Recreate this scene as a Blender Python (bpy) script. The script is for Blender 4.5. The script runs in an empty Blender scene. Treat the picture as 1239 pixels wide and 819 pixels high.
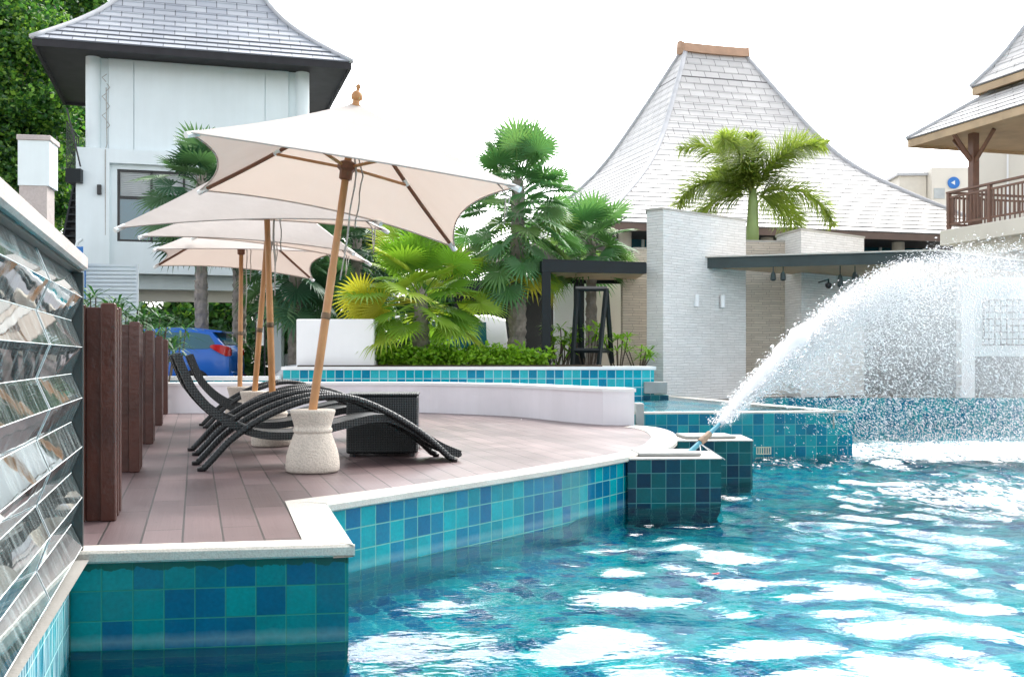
import bpy, math, random
import numpy as np
from mathutils import Vector, Matrix
from mathutils.geometry import tessellate_polygon

random.seed(11)
R = math.radians
PI = math.pi
SC = bpy.context.scene
COL = SC.collection

# ------------------------------------------------------------------ camera model (used to survey the photo)
F, CX, HY, HC = 1300.0, 620.0, 432.0, 0.88        # focal (px), centre, horizon row, eye height above deck
def W(px, py, Y):                                   # a surveyed point at distance Y
    return Vector(((px - CX) / F * Y, Y, HC + (HY - py) / F * Y))
def G(px, py, z=0.0):                               # a surveyed point on the level z
    return W(px, py, (HC - z) * F / (py - HY))
TH = math.atan2(0.2826, 0.959)                      # the whole resort is laid out on this bearing
E = Vector((0.959, 0.2826, 0)); D = Vector((-0.2826, 0.959, 0))
WATER = -0.455
FLOOR = -1.30

# ------------------------------------------------------------------ mesh builder
class MB:
    def __init__(s): s.v = []; s.f = []; s.uv = []; s.hasuv = False
    def vert(s, *p): s.v.append(Vector(p[0]) if len(p) == 1 else Vector(p)); return len(s.v) - 1
    def face(s, pts, uv=None):
        i = [s.vert(p) for p in pts]; s.f.append(i); s.uv.append(uv)
        if uv: s.hasuv = True
    def idx(s, *i): s.f.append(list(i)); s.uv.append(None)
    def box(s, x0, x1, y0, y1, z0, z1, M=None, bev=0.0):
        b = bev
        if b <= 0:
            c = [(x0,y0,z0),(x1,y0,z0),(x1,y1,z0),(x0,y1,z0),(x0,y0,z1),(x1,y0,z1),(x1,y1,z1),(x0,y1,z1)]
            k = len(s.v)
            for p in c: s.vert(M @ Vector(p) if M else Vector(p))
            for q in ((0,3,2,1),(4,5,6,7),(0,1,5,4),(1,2,6,5),(2,3,7,6),(3,0,4,7)): s.idx(*[k+i for i in q])
            return
        # chamfered box: an octagon-ish ring stack
        def ring(ins, z):
            a = ins
            return [(x0+a,y0+b if a<b else y0+a,z)]
        def rr(i, z):          # plan ring with cut corners, inset i
            X0,X1,Y0,Y1 = x0+i,x1-i,y0+i,y1-i
            c = b
            return [(X0+c,Y0,z),(X1-c,Y0,z),(X1,Y0+c,z),(X1,Y1-c,z),(X1-c,Y1,z),(X0+c,Y1,z),(X0,Y1-c,z),(X0,Y0+c,z)]
        rings = [rr(b*.999, z0), rr(0, z0+b), rr(0, z1-b), rr(b*.999, z1)]
        s.loft([[M @ Vector(p) if M else Vector(p) for p in r] for r in rings], closed=True, caps=True)
    def loft(s, rings, closed=True, caps=True):
        n = len(rings[0]); k = len(s.v)
        for r in rings:
            for p in r: s.vert(p)
        for i in range(len(rings)-1):
            for j in range(n if closed else n-1):
                a = k+i*n+j; b = k+i*n+(j+1) % n
                s.idx(a, b, b+n, a+n)
        if caps and closed:
            s.idx(*[k+j for j in range(n)][::-1]); s.idx(*[k+(len(rings)-1)*n+j for j in range(n)])
    def tube(s, pts, r, n=8, caps=True, flat=1.0):
        pts = [Vector(p) for p in pts]
        rs = r if isinstance(r, (list, tuple)) else [r]*len(pts)
        rings = []; up = None
        for i, p in enumerate(pts):
            t = (pts[min(i+1, len(pts)-1)] - pts[max(i-1, 0)]).normalized()
            if up is None:
                up = Vector((0,0,1)) if abs(t.z) < .9 else Vector((1,0,0))
            a = t.cross(up).normalized(); b = a.cross(t).normalized(); up = b
            rings.append([p + a*math.cos(2*PI*k/n)*rs[i] + b*math.sin(2*PI*k/n)*rs[i]*flat for k in range(n)])
        s.loft(rings, True, caps)
    def lathe(s, prof, n=24, c=(0,0,0), caps=True):
        c = Vector(c)
        s.loft([[c + Vector((r*math.cos(2*PI*k/n), r*math.sin(2*PI*k/n), z)) for k in range(n)] for r, z in prof], True, caps)
    def prism(s, poly, z0, z1):                       # plan polygon (ccw) extruded
        tri = tessellate_polygon([[Vector((p[0],p[1],0)) for p in poly]])
        for z, flip in ((z1, False), (z0, True)):
            k = len(s.v)
            for p in poly: s.vert(p[0], p[1], z)
            for t in tri:
                a, b, c = [Vector((poly[i][0], poly[i][1], 0)) for i in t]
                q = t if ((b-a).cross(c-a).z > 0) != flip else t[::-1]
                s.idx(*[k+i for i in q])
        k = len(s.v); n = len(poly)
        for p in poly: s.vert(p[0], p[1], z0); s.vert(p[0], p[1], z1)
        for i in range(n):
            j = (i+1) % n
            s.idx(k+2*i, k+2*j, k+2*j+1, k+2*i+1)
    def wall(s, path, z0, z1, tile=0.137, vtop=None):  # vertical strip with running tile UVs
        u = 0.0; vt = z1 if vtop is None else vtop
        for a, b in zip(path[:-1], path[1:]):
            a = Vector((a[0],a[1],0)); b = Vector((b[0],b[1],0)); L = (b-a).length
            u1 = u + L/tile
            s.face([(a.x,a.y,z0),(b.x,b.y,z0),(b.x,b.y,z1),(a.x,a.y,z1)],
                   [(u,(vt-z0)/-tile),(u1,(vt-z0)/-tile),(u1,(vt-z1)/-tile),(u,(vt-z1)/-tile)])
            u = u1
    def build(s, name, mat, parent=None, smooth=False, world=False, angle=None):
        me = bpy.data.meshes.new(name)
        vs = s.v
        if world and parent is not None:
            inv = FR[parent.name]; vs = [inv @ v for v in vs]
        me.from_pydata([tuple(v) for v in vs], [], s.f); 
        if s.hasuv:
            ul = me.uv_layers.new(name='UVMap'); li = 0
            for f, uv in zip(s.f, s.uv):
                for k in range(len(f)):
                    ul.data[li].uv = uv[k] if uv else (0, 0); li += 1
        me.update(); 
        if smooth:
            me.shade_smooth()
            if angle: me.set_sharp_from_angle(angle=R(angle))
        if mat: me.materials.append(mat)
        o = bpy.data.objects.new(name, me); COL.objects.link(o)
        if parent is not None:
            o.parent = parent; FR[o.name] = FR[parent.name]
        else:
            FR[o.name] = Matrix.Identity(4)
        return o
FR = {}
def tag(o, label, cat, group=None):
    o['label'] = label; o['category'] = cat; o['kind'] = 'thing'
    if group: o['group'] = group
    return o
def thing(name, label, cat, loc=(0,0,0), rz=0.0, group=None, rot=None):
    o = bpy.data.objects.new(name, None); COL.objects.link(o)
    o.location = loc; o.rotation_euler = rot or (0,0,rz); o.empty_display_size = .1
    from mathutils import Euler
    FR[o.name] = (Matrix.Translation(Vector(loc)) @ Euler(rot or (0,0,rz)).to_matrix().to_4x4()).inverted()
    return tag(o, label, cat, group)
def kind(o, k): o['kind'] = k; return o
def dup(root, loc, rot, label, group=None):
    r = root.copy(); COL.objects.link(r); r.location = loc; r.rotation_euler = rot; r['label'] = label
    if group: r['group'] = group
    for ch in list(root.children):
        c = ch.copy(); COL.objects.link(c); c.parent = r
        for g in list(ch.children):
            q = g.copy(); COL.objects.link(q); q.parent = c
    return r
def smooth_path(pts, n=6):
    P = [Vector((p[0],p[1],p[2] if len(p) > 2 else 0)) for p in pts]; out = []
    for i in range(len(P)-1):
        p0 = P[max(i-1,0)]; p1 = P[i]; p2 = P[i+1]; p3 = P[min(i+2,len(P)-1)]
        for k in range(n):
            t = k/n
            out.append(.5*((2*p1)+(p2-p0)*t+(2*p0-5*p1+4*p2-p3)*t*t+(3*p1-p0-3*p2+p3)*t**3))
    out.append(P[-1]); return out

# ------------------------------------------------------------------ materials
class NT:
    def __init__(s, name):
        s.m = bpy.data.materials.new(name); s.m.use_nodes = True
        s.t = s.m.node_tree; s.t.nodes.clear()
        s.out = s.t.nodes.new('ShaderNodeOutputMaterial')
    def n(s, typ, **kw):
        nd = s.t.nodes.new('ShaderNode'+typ)
        for k, v in kw.items():
            if k.startswith('i_'): 
                nd.inputs[k[2:].replace('_',' ')].default_value = v
            else: setattr(nd, k, v)
        return nd
    def l(s, a, b): s.t.links.new(a, b)
    def math(s, op, a, b=None, c=None):
        nd = s.t.nodes.new('ShaderNodeMath'); nd.operation = op
        for i, x in enumerate((a, b, c)):
            if x is None: continue
            if isinstance(x, (int, float)): nd.inputs[i].default_value = x
            else: s.l(x, nd.inputs[i])
        return nd.outputs[0]
    def mix(s, fac, a, b, blend='MIX'):
        nd = s.t.nodes.new('ShaderNodeMix'); nd.data_type = 'RGBA'; nd.blend_type = blend
        for i, x in ((0, fac), (6, a), (7, b)):
            if isinstance(x, (int, float)): nd.inputs[i].default_value = x
            elif isinstance(x, tuple): nd.inputs[i].default_value = (*x, 1) if len(x) == 3 else x
            else: s.l(x, nd.inputs[i])
        return nd.outputs[2]
    def ramp(s, fac, stops, interp='LINEAR'):
        nd = s.t.nodes.new('ShaderNodeValToRGB'); cr = nd.color_ramp; cr.interpolation = interp
        while len(cr.elements) < len(stops): cr.elements.new(.5)
        for e, (p, c) in zip(cr.elements, stops): e.position = p; e.color = (*c, 1) if len(c) == 3 else c
        s.l(fac, nd.inputs[0]); return nd.outputs[0]
    def noise(s, scale, vec=None, detail=3, rough=.55):
        nd = s.n('TexNoise'); nd.inputs['Scale'].default_value = scale; nd.inputs['Detail'].default_value = detail
        nd.inputs['Roughness'].default_value = rough
        if vec is not None: s.l(vec, nd.inputs['Vector'])
        return nd
    def bump(s, h, strength=.3, dist=.01):
        nd = s.n('Bump'); nd.inputs['Strength'].default_value = strength; nd.inputs['Distance'].default_value = dist
        s.l(h, nd.inputs['Height']); return nd.outputs[0]
    def pbr(s, col, rough=.5, metal=0.0, normal=None, spec=None, coat=None):
        p = s.n('BsdfPrincipled')
        for nm, x in (('Base Color', col), ('Roughness', rough), ('Metallic', metal)):
            if isinstance(x, (int, float)): p.inputs[nm].default_value = x
            elif isinstance(x, tuple): p.inputs[nm].default_value = (*x, 1)
            else: s.l(x, p.inputs[nm])
        if normal is not None: s.l(normal, p.inputs['Normal'])
        if spec is not None: p.inputs['Specular IOR Level'].default_value = spec
        if coat: p.inputs['Coat Weight'].default_value = coat; p.inputs['Coat Roughness'].default_value = .05
        return p
    def done(s, sh): s.l(sh if not hasattr(sh, 'outputs') else sh.outputs[0], s.out.inputs[0]); return s.m

def plain(name, c, rough=.5, var=.12, scale=3.0, bump=0.0, bscale=40.0, metal=0.0, spec=None, coat=None, fine=0.0, rain=0.0):
    t = NT(name); co = t.n('TexCoord')
    nz = t.noise(scale, co.outputs['Object'], 4)
    lo = tuple(max(0, x*(1-var)) for x in c); hi = tuple(min(.95, x*(1+var)) for x in c)
    col = t.ramp(nz.outputs[0], [(.3, lo), (.7, hi)])
    if fine:
        n3 = t.noise(bscale, co.outputs['Object'], 2)
        col = t.mix(fine, col, t.ramp(n3.outputs[0], [(.35,(.35,.33,.3)),(.6,(1,1,1))]), 'MULTIPLY')
    if rain:
        mr = t.n('Mapping'); mr.inputs['Scale'].default_value = (4,4,.3); t.l(co.outputs['Object'], mr.inputs[0])
        nr = t.noise(1.0, mr.outputs[0], 5, .65); nb_ = t.noise(1.7, co.outputs['Object'], 5, .7)
        col = t.mix(rain, col, t.ramp(nr.outputs[0], [(.42,(.62,.62,.58)),(.60,(1,1,1))]), 'MULTIPLY')
        col = t.mix(rain*.6, col, t.ramp(nb_.outputs[0], [(.38,(.7,.69,.66)),(.55,(1,1,1))]), 'MULTIPLY')
    nm = None
    if bump:
        n2 = t.noise(bscale, co.outputs['Object'], 3); nm = t.bump(n2.outputs[0], bump, .01)
    return t.done(t.pbr(col, rough, metal, nm, spec, coat))

def tile_mat(name, cols, grout, g=.035, rough=.16, grime=False, streak=False, wline=False):
    t = NT(name); uv = t.n('TexCoord').outputs['UV']
    sp = t.n('SeparateXYZ'); t.l(uv, sp.inputs[0])
    fu = t.math('FLOOR', sp.outputs[0]); fv = t.math('FLOOR', sp.outputs[1])
    cb = t.n('CombineXYZ'); t.l(fu, cb.inputs[0]); t.l(fv, cb.inputs[1])
    wn = t.n('TexWhiteNoise', noise_dimensions='2D'); t.l(cb.outputs[0], wn.inputs['Vector'])
    n = len(cols)
    col = t.ramp(wn.outputs['Value'], [(i/n, c) for i, c in enumerate(cols)], 'CONSTANT')
    nz = t.noise(7, uv, 3)
    col = t.mix(.6, col, t.ramp(nz.outputs[0], [(.3,(.62,.72,.78)),(.7,(1.25,1.15,1.12))]), 'MULTIPLY')
    n9 = t.noise(.55, uv, 4); col = t.mix(.4, col, t.ramp(n9.outputs[0], [(.35,(.7,.75,.75)),(.65,(1.15,1.15,1.15))]), 'MULTIPLY')
    du = t.math('ABSOLUTE', t.math('SUBTRACT', t.math('FRACT', sp.outputs[0]), .5))
    dv = t.math('ABSOLUTE', t.math('SUBTRACT', t.math('FRACT', sp.outputs[1]), .5))
    mx = t.math('MAXIMUM', du, dv)
    mk = t.math('MULTIPLY', t.math('SUBTRACT', mx, .5-g), 1/(g*.5)); mkc = t.n('Clamp'); t.l(mk, mkc.inputs[0])
    col = t.mix(mkc.outputs[0], col, grout)
    if wline:
        wn2 = t.noise(1.6, uv, 4); dd_ = t.math('ABSOLUTE', t.math('ADD', t.math('ADD', sp.outputs[1], 2.72), t.math('MULTIPLY', t.math('SUBTRACT', wn2.outputs[0], .5), .25)))
        col = t.mix(t.ramp(dd_, [(.0,(.16,)*3),(.3,(0,0,0))]), col, (.55,.66,.60))
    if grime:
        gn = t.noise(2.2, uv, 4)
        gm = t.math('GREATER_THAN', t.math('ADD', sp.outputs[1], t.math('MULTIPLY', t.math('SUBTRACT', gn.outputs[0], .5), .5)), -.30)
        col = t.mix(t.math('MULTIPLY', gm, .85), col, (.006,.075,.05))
    if streak:
        mp = t.n('Mapping'); mp.inputs['Scale'].default_value = (9, .5, 1); t.l(uv, mp.inputs[0])
        sn = t.noise(1.0, mp.outputs[0], 3)
        col = t.mix(t.ramp(sn.outputs[0], [(.45,(0,0,0)),(.62,(.85,.85,.85))]), col, (.75,.86,.84))
    inv = t.math('SUBTRACT', 1.0, mkc.outputs[0])
    wob = t.noise(1.3, uv, 2)
    nm = t.bump(t.math('ADD', inv, t.math('MULTIPLY', wob.outputs[0], 1.2)), .35, .006)
    rg = t.math('ADD', t.math('MULTIPLY', mkc.outputs[0], .5), rough)
    return t.done(t.pbr(col, rg, 0, nm, .18))

def leaf_mat(name, cols, trans=.35, rough=.45, big=.35):
    t = NT(name); ge = t.n('NewGeometry'); co = t.n('TexCoord')
    rnd = ge.outputs['Random Per Island']
    nz = t.noise(big, co.outputs['Object'], 2)
    f = t.math('ADD', t.math('MULTIPLY', rnd, .62), t.math('MULTIPLY', nz.outputs[0], .42))
    k = len(cols)
    col = t.ramp(f, [(.08 + .84*i/(k-1), c) for i, c in enumerate(cols)])
    p = t.pbr(col, rough); tr = t.n('BsdfTranslucent')
    t.l(t.mix(.6, col, (.9,1.0,.35), 'MULTIPLY'), tr.inputs[0])
    mx = t.n('MixShader'); mx.inputs[0].default_value = trans
    t.l(p.outputs[0], mx.inputs[1]); t.l(tr.outputs[0], mx.inputs[2])
    return t.done(mx)

def stone_mat(name, c1, c2, c3, rw=.42, rh=.055):
    t = NT(name); uv = t.n('TexCoord').outputs['UV']
    nz = t.noise(2.0, uv, 3)
    wv = t.n('VectorMath', operation='MULTIPLY_ADD'); t.l(nz.outputs['Color'], wv.inputs[0])
    wv.inputs[1].default_value = (.08,.035,0); t.l(uv, wv.inputs[2])
    def br(w, h, mort, off):
        b = t.n('TexBrick', offset=off, squash=.7, squash_frequency=3); b.inputs['Scale'].default_value = 1
        b.inputs['Brick Width'].default_value = w; b.inputs['Row Height'].default_value = h
        b.inputs['Mortar Size'].default_value = mort; b.inputs['Mortar Smooth'].default_value = .4
        b.inputs['Color1'].default_value = (*c1,1); b.inputs['Color2'].default_value = (*c2,1); b.inputs['Mortar'].default_value = (*c3,1)
        b.inputs['Bias'].default_value = 0
        t.l(wv.outputs[0], b.inputs['Vector']); return b
    b1 = br(rw, rh, .0045, .37)
    mp = t.n('Mapping'); mp.inputs['Scale'].default_value = (2, 22, 1); t.l(uv, mp.inputs[0])
    n2 = t.noise(1.6, mp.outputs[0], 5, .7)
    h = t.math('ADD', t.math('MULTIPLY', b1.outputs['Fac'], -1.0), t.math('MULTIPLY', n2.outputs[0], 1.4))
    col = t.mix(.55, b1.outputs['Color'], t.ramp(n2.outputs[0], [(.3,(.72,.71,.70)),(.55,(1,1,1))]), 'MULTIPLY')
    n3 = t.noise(.7, uv, 3)
    col = t.mix(.3, col, t.ramp(n3.outputs[0], [(.35,(.8,.78,.74)),(.65,(1,1,1))]), 'MULTIPLY')
    return t.done(t.pbr(col, .75, 0, t.bump(h, .6, .025)))

def roof_mat(name, c1, c2, gap, bw=.55, rh=.28):
    t = NT(name); uv = t.n('TexCoord').outputs['UV']
    b = t.n('TexBrick', offset=.5); b.inputs['Scale'].default_value = 1
    b.inputs['Brick Width'].default_value = bw; b.inputs['Row Height'].default_value = rh
    b.inputs['Mortar Size'].default_value = .013; b.inputs['Mortar Smooth'].default_value = .2; b.inputs['Bias'].default_value = 0
    b.inputs['Color1'].default_value = (*c1,1); b.inputs['Color2'].default_value = (*c2,1); b.inputs['Mortar'].default_value = (*gap,1)
    t.l(uv, b.inputs['Vector'])
    n = t.noise(1.1, uv, 4); n2 = t.noise(.25, uv, 3)
    col = t.mix(.4, b.outputs['Color'], t.ramp(n.outputs[0], [(.3,(.72,.72,.74)),(.7,(1.05,1.05,1.05))]), 'MULTIPLY')
    col = t.mix(.35, col, t.ramp(n2.outputs[0], [(.35,(.75,.75,.75)),(.65,(1,1,1))]), 'MULTIPLY')
    h = t.math('MULTIPLY', b.outputs['Fac'], -1.0)
    return t.done(t.pbr(col, .5, 0, t.bump(h, .6, .02)))

def deck_mat():
    t = NT('composite_deck_boards'); uv = t.n('TexCoord').outputs['UV']
    b = t.n('TexBrick', offset=.37, offset_frequency=2, squash=1.25, squash_frequency=3); b.inputs['Scale'].default_value = 1
    b.inputs['Brick Width'].default_value = 1.15; b.inputs['Row Height'].default_value = .19
    b.inputs['Mortar Size'].default_value = .0055; b.inputs['Mortar Smooth'].default_value = .15; b.inputs['Bias'].default_value = 0
    b.inputs['Color1'].default_value = (.085,.054,.056,1); b.inputs['Color2'].default_value = (.165,.112,.112,1); b.inputs['Mortar'].default_value = (.012,.009,.008,1)
    t.l(uv, b.inputs['Vector'])
    mp = t.n('Mapping'); mp.inputs['Scale'].default_value = (1.2, 45, 1); t.l(uv, mp.inputs[0])
    gr = t.noise(1.0, mp.outputs[0], 4)
    st = t.noise(1.4, uv, 4)
    col = t.mix(.25, b.outputs['Color'], t.ramp(gr.outputs[0], [(.3,(.7,.68,.68)),(.7,(1.1,1.1,1.1))]), 'MULTIPLY')
    col = t.mix(.5, col, t.ramp(st.outputs[0], [(.3,(.6,.6,.63)),(.7,(1.25,1.2,1.2))]), 'MULTIPLY')
    sp = t.n('SeparateXYZ'); t.l(uv, sp.inputs[0])
    fu = t.math('MULTIPLY', t.math('SUBTRACT', t.math('FRACT', t.math('DIVIDE', sp.outputs[0], .575)), .5), .575)
    fv = t.math('MULTIPLY', t.math('SUBTRACT', t.math('FRACT', t.math('DIVIDE', sp.outputs[1], .095)), .5), .095)
    dist = t.math('SQRT', t.math('ADD', t.math('MULTIPLY', fu, fu), t.math('MULTIPLY', fv, fv)))
    col = t.mix(t.math('MULTIPLY', t.math('LESS_THAN', dist, .0065), .8), col, (.03,.022,.02))
    h = t.math('ADD', t.math('MULTIPLY', b.outputs['Fac'], -2.0), t.math('MULTIPLY', gr.outputs[0], .35))
    rg = t.math('ADD', .28, t.math('MULTIPLY', st.outputs[0], .22))
    return t.done(t.pbr(col, rg, 0, t.bump(h, .5, .006), .75))

def fabric_mat():
    t = NT('canvas_fabric'); co = t.n('TexCoord')
    nz = t.noise(2.5, co.outputs['Object'], 4)
    col = t.ramp(nz.outputs[0], [(.3,(.50,.465,.435)),(.7,(.55,.515,.485))])
    wv = t.noise(220, co.outputs['Object'], 1); wr = t.noise(3.2, co.outputs['Object'], 3)
    nm = t.bump(t.math('ADD', t.math('MULTIPLY', wv.outputs[0], .06), wr.outputs[0]), .35, .03)
    p = t.pbr(col, .85, 0, nm, .2); tr = t.n('BsdfTranslucent'); tr.inputs[0].default_value = (.80,.67,.58,1)
    mx = t.n('MixShader'); mx.inputs[0].default_value = .22; t.l(p.outputs[0], mx.inputs[1]); t.l(tr.outputs[0], mx.inputs[2])
    return t.done(mx)

def water_mat(foam=True, name='pool_water_surface'):
    t = NT(name); co = t.n('TexCoord'); P = co.outputs['Object']
    mp = t.n('Mapping'); mp.inputs['Scale'].default_value = (1, 1.5, 1); t.l(P, mp.inputs[0])
    n1 = t.noise(5.0, mp.outputs[0], 2, .5); n2 = t.noise(17, mp.outputs[0], 2, .5)
    h = t.math('ADD', n1.outputs[0], t.math('MULTIPLY', n2.outputs[0], .22))
    nm = t.bump(h, .20, .03)
    fr = t.n('Fresnel'); fr.inputs['IOR'].default_value = 1.333; t.l(nm, fr.inputs['Normal'])
    gl = t.n('BsdfGlossy'); gl.inputs['Roughness'].default_value = .02; gl.inputs['Color'].default_value = (1,1,1,1); t.l(nm, gl.inputs['Normal'])
    rf = t.n('BsdfRefraction'); rf.inputs['Roughness'].default_value = 0; rf.inputs['IOR'].default_value = 1.333
    rf.inputs['Color'].default_value = (.42,.94,.97,1); t.l(nm, rf.inputs['Normal'])
    tp = t.n('BsdfTransparent'); tp.inputs[0].default_value = (.42,.94,.97,1)
    m0 = t.n('MixShader'); m0.inputs[0].default_value = .3; t.l(rf.outputs[0], m0.inputs[1]); t.l(tp.outputs[0], m0.inputs[2])
    m1 = t.n('MixShader'); t.l(fr.outputs[0], m1.inputs[0]); t.l(m0.outputs[0], m1.inputs[1]); t.l(gl.outputs[0], m1.inputs[2])
    if not foam: return t.done(m1)
    sp = t.n('SeparateXYZ'); t.l(P, sp.inputs[0])
    def blob(cx, cy, rx, ry):
        a = t.math('DIVIDE', t.math('SUBTRACT', sp.outputs[0], cx), rx); b = t.math('DIVIDE', t.math('SUBTRACT', sp.outputs[1], cy), ry)
        q = t.math('ADD', t.math('MULTIPLY', a, a), t.math('MULTIPLY', b, b))
        return t.math('MAXIMUM', t.math('SUBTRACT', 1.0, q), 0.0)
    m = t.math('MAXIMUM', t.math('MULTIPLY', blob(8.0, 15.3, 5.4, 2.3), .86), t.math('MULTIPLY', blob(5.8, 10.2, 3.2, 2.6), .66))
    m = t.math('MAXIMUM', m, t.math('MULTIPLY', blob(3.6, 13.4, 2.6, 1.1), .34))
    mf = t.n('Mapping'); mf.inputs['Scale'].default_value = (1, .38, 1); t.l(P, mf.inputs[0])
    f1 = t.noise(2.4, mf.outputs[0], 7, .75); f2 = t.noise(16, mf.outputs[0], 4, .7)
    fm = t.math('ADD', t.math('MULTIPLY', m, 1.25), t.math('ADD', t.math('MULTIPLY', t.math('SUBTRACT', f1.outputs[0], .5), 2.0), t.math('MULTIPLY', t.math('SUBTRACT', f2.outputs[0], .5), 2.2)))
    fac = t.ramp(fm, [(.50,(0,0,0)),(.95,(1,1,1))])
    fac = t.math('MULTIPLY', fac, t.math('GREATER_THAN', m, .001))
    fo = t.pbr((.88,.9,.9), .7)
    m2 = t.n('MixShader'); t.l(fac, m2.inputs[0]); t.l(m1.outputs[0], m2.inputs[1]); t.l(fo.outputs[0], m2.inputs[2])
    return t.done(m2)

def mirror_mat():
    t = NT('mirror_glass_facet'); co = t.n('TexCoord')
    n1 = t.noise(3.2, co.outputs['Object'], 1); n2 = t.noise(12, co.outputs['Object'], 3)
    mp = t.n('Mapping'); mp.inputs['Scale'].default_value = (10, 26, 3); t.l(co.outputs['Object'], mp.inputs[0])
    n3 = t.noise(1.0, mp.outputs[0], 3)
    nm = t.bump(n1.outputs[0], .012, .05)
    rg = t.ramp(n2.outputs[0], [(.5,(.015,)*3),(.8,(.10,)*3)])
    a = t.pbr(t.mix(.3, (.58,.68,.68), t.ramp(n3.outputs[0], [(.35,(.6,.7,.7)),(.65,(1,1,1))]), 'MULTIPLY'), rg, 1.0, nm)
    b = t.pbr((.46,.54,.54), .25, 0, nm)
    mx = t.n('MixShader'); t.l(t.ramp(n3.outputs[0], [(.45,(.06,)*3),(.8,(.42,)*3)]), mx.inputs[0]); t.l(a.outputs[0], mx.inputs[1]); t.l(b.outputs[0], mx.inputs[2])
    return t.done(mx)

def wicker_mat(name, c, sc=90):
    t = NT(name); co = t.n('TexCoord')
    w = t.n('TexWave', wave_type='BANDS', bands_direction='X'); w.inputs['Scale'].default_value = sc/6.0; t.l(co.outputs['Object'], w.inputs['Vector'])
    w2 = t.n('TexWave', wave_type='BANDS', bands_direction='Z'); w2.inputs['Scale'].default_value = sc/6.0; t.l(co.outputs['Object'], w2.inputs['Vector'])
    h = t.math('MULTIPLY', w.outputs['Fac'], t.math('ADD', .5, w2.outputs['Fac']))
    col = t.mix(h, tuple(x*.6 for x in c), tuple(x*1.3 for x in c))
    return t.done(t.pbr(col, .38, 0, t.bump(h, .6, .006)))

def glass_mat(name, tint, rough=.03):
    t = NT(name); n = t.noise(.6, t.n('TexCoord').outputs['Object'], 2)
    return t.done(t.pbr(tint, rough, 0, t.bump(n.outputs[0], .04, .05), 1.0))

def water_drop_mat():
    t = NT('water_drops')
    p = t.pbr((.95,.96,.97), .12); p.inputs['Transmission Weight'].default_value = .15; p.inputs['IOR'].default_value = 1.33
    return t.done(p)

def mist_mat(sx, sy, hx, hy, z0, sap, H):
    t = NT('fountain_mist'); P = t.n('NewGeometry').outputs['Position']
    sp = t.n('SeparateXYZ'); t.l(P, sp.inputs[0])
    dx = t.math('SUBTRACT', sp.outputs[0], sx); dy = t.math('SUBTRACT', sp.outputs[1], sy)
    s = t.math('ADD', t.math('MULTIPLY', dx, hx), t.math('MULTIPLY', dy, hy)); l = t.math('ABSOLUTE', t.math('SUBTRACT', t.math('MULTIPLY', dx, hy), t.math('MULTIPLY', dy, hx)))
    u = t.math('DIVIDE', s, sap); top = t.math('ADD', z0, t.math('MULTIPLY', H, t.math('SUBTRACT', t.math('MULTIPLY', u, 2.0), t.math('MULTIPLY', u, u))))
    below = t.math('SUBTRACT', top, sp.outputs[2])
    wd = t.math('ADD', .07, t.math('MULTIPLY', s, .12))
    lat = t.math('MAXIMUM', t.math('SUBTRACT', 1.0, t.math('DIVIDE', l, wd)), 0.0)
    a = t.n('MapRange', interpolation_type='SMOOTHSTEP'); t.l(below, a.inputs[0]); a.inputs[1].default_value = -.12; a.inputs[2].default_value = .12
    b = t.n('MapRange'); t.l(t.math('DIVIDE', below, t.math('ADD', .05, t.math('MULTIPLY', s, .30))), b.inputs[0]); b.inputs[1].default_value = .3; b.inputs[2].default_value = 1.4; b.inputs[3].default_value = 1.0; b.inputs[4].default_value = .0
    near = t.math('DIVIDE', 1.0, t.math('ADD', .12, t.math('MULTIPLY', t.math('MAXIMUM', s, 0.0), .55)))
    st = t.math('GREATER_THAN', s, 0.0)
    n = t.noise(2.6, P, 4, .65); nn = t.ramp(n.outputs[0], [(.35,(.15,)*3),(.65,(1,1,1))])
    d = t.math('MULTIPLY', t.math('MULTIPLY', t.math('MULTIPLY', a.outputs[0], b.outputs[0]), t.math('MULTIPLY', lat, near)), t.math('MULTIPLY', nn, st))
    v = t.n('PrincipledVolume' if False else 'VolumePrincipled'); v.inputs['Color'].default_value = (.97,.98,1,1); v.inputs['Anisotropy'].default_value = .3
    t.l(t.math('MULTIPLY', d, 1.25), v.inputs['Density'])
    t.l(v.outputs[0], t.out.inputs['Volume']); return t.m

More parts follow.
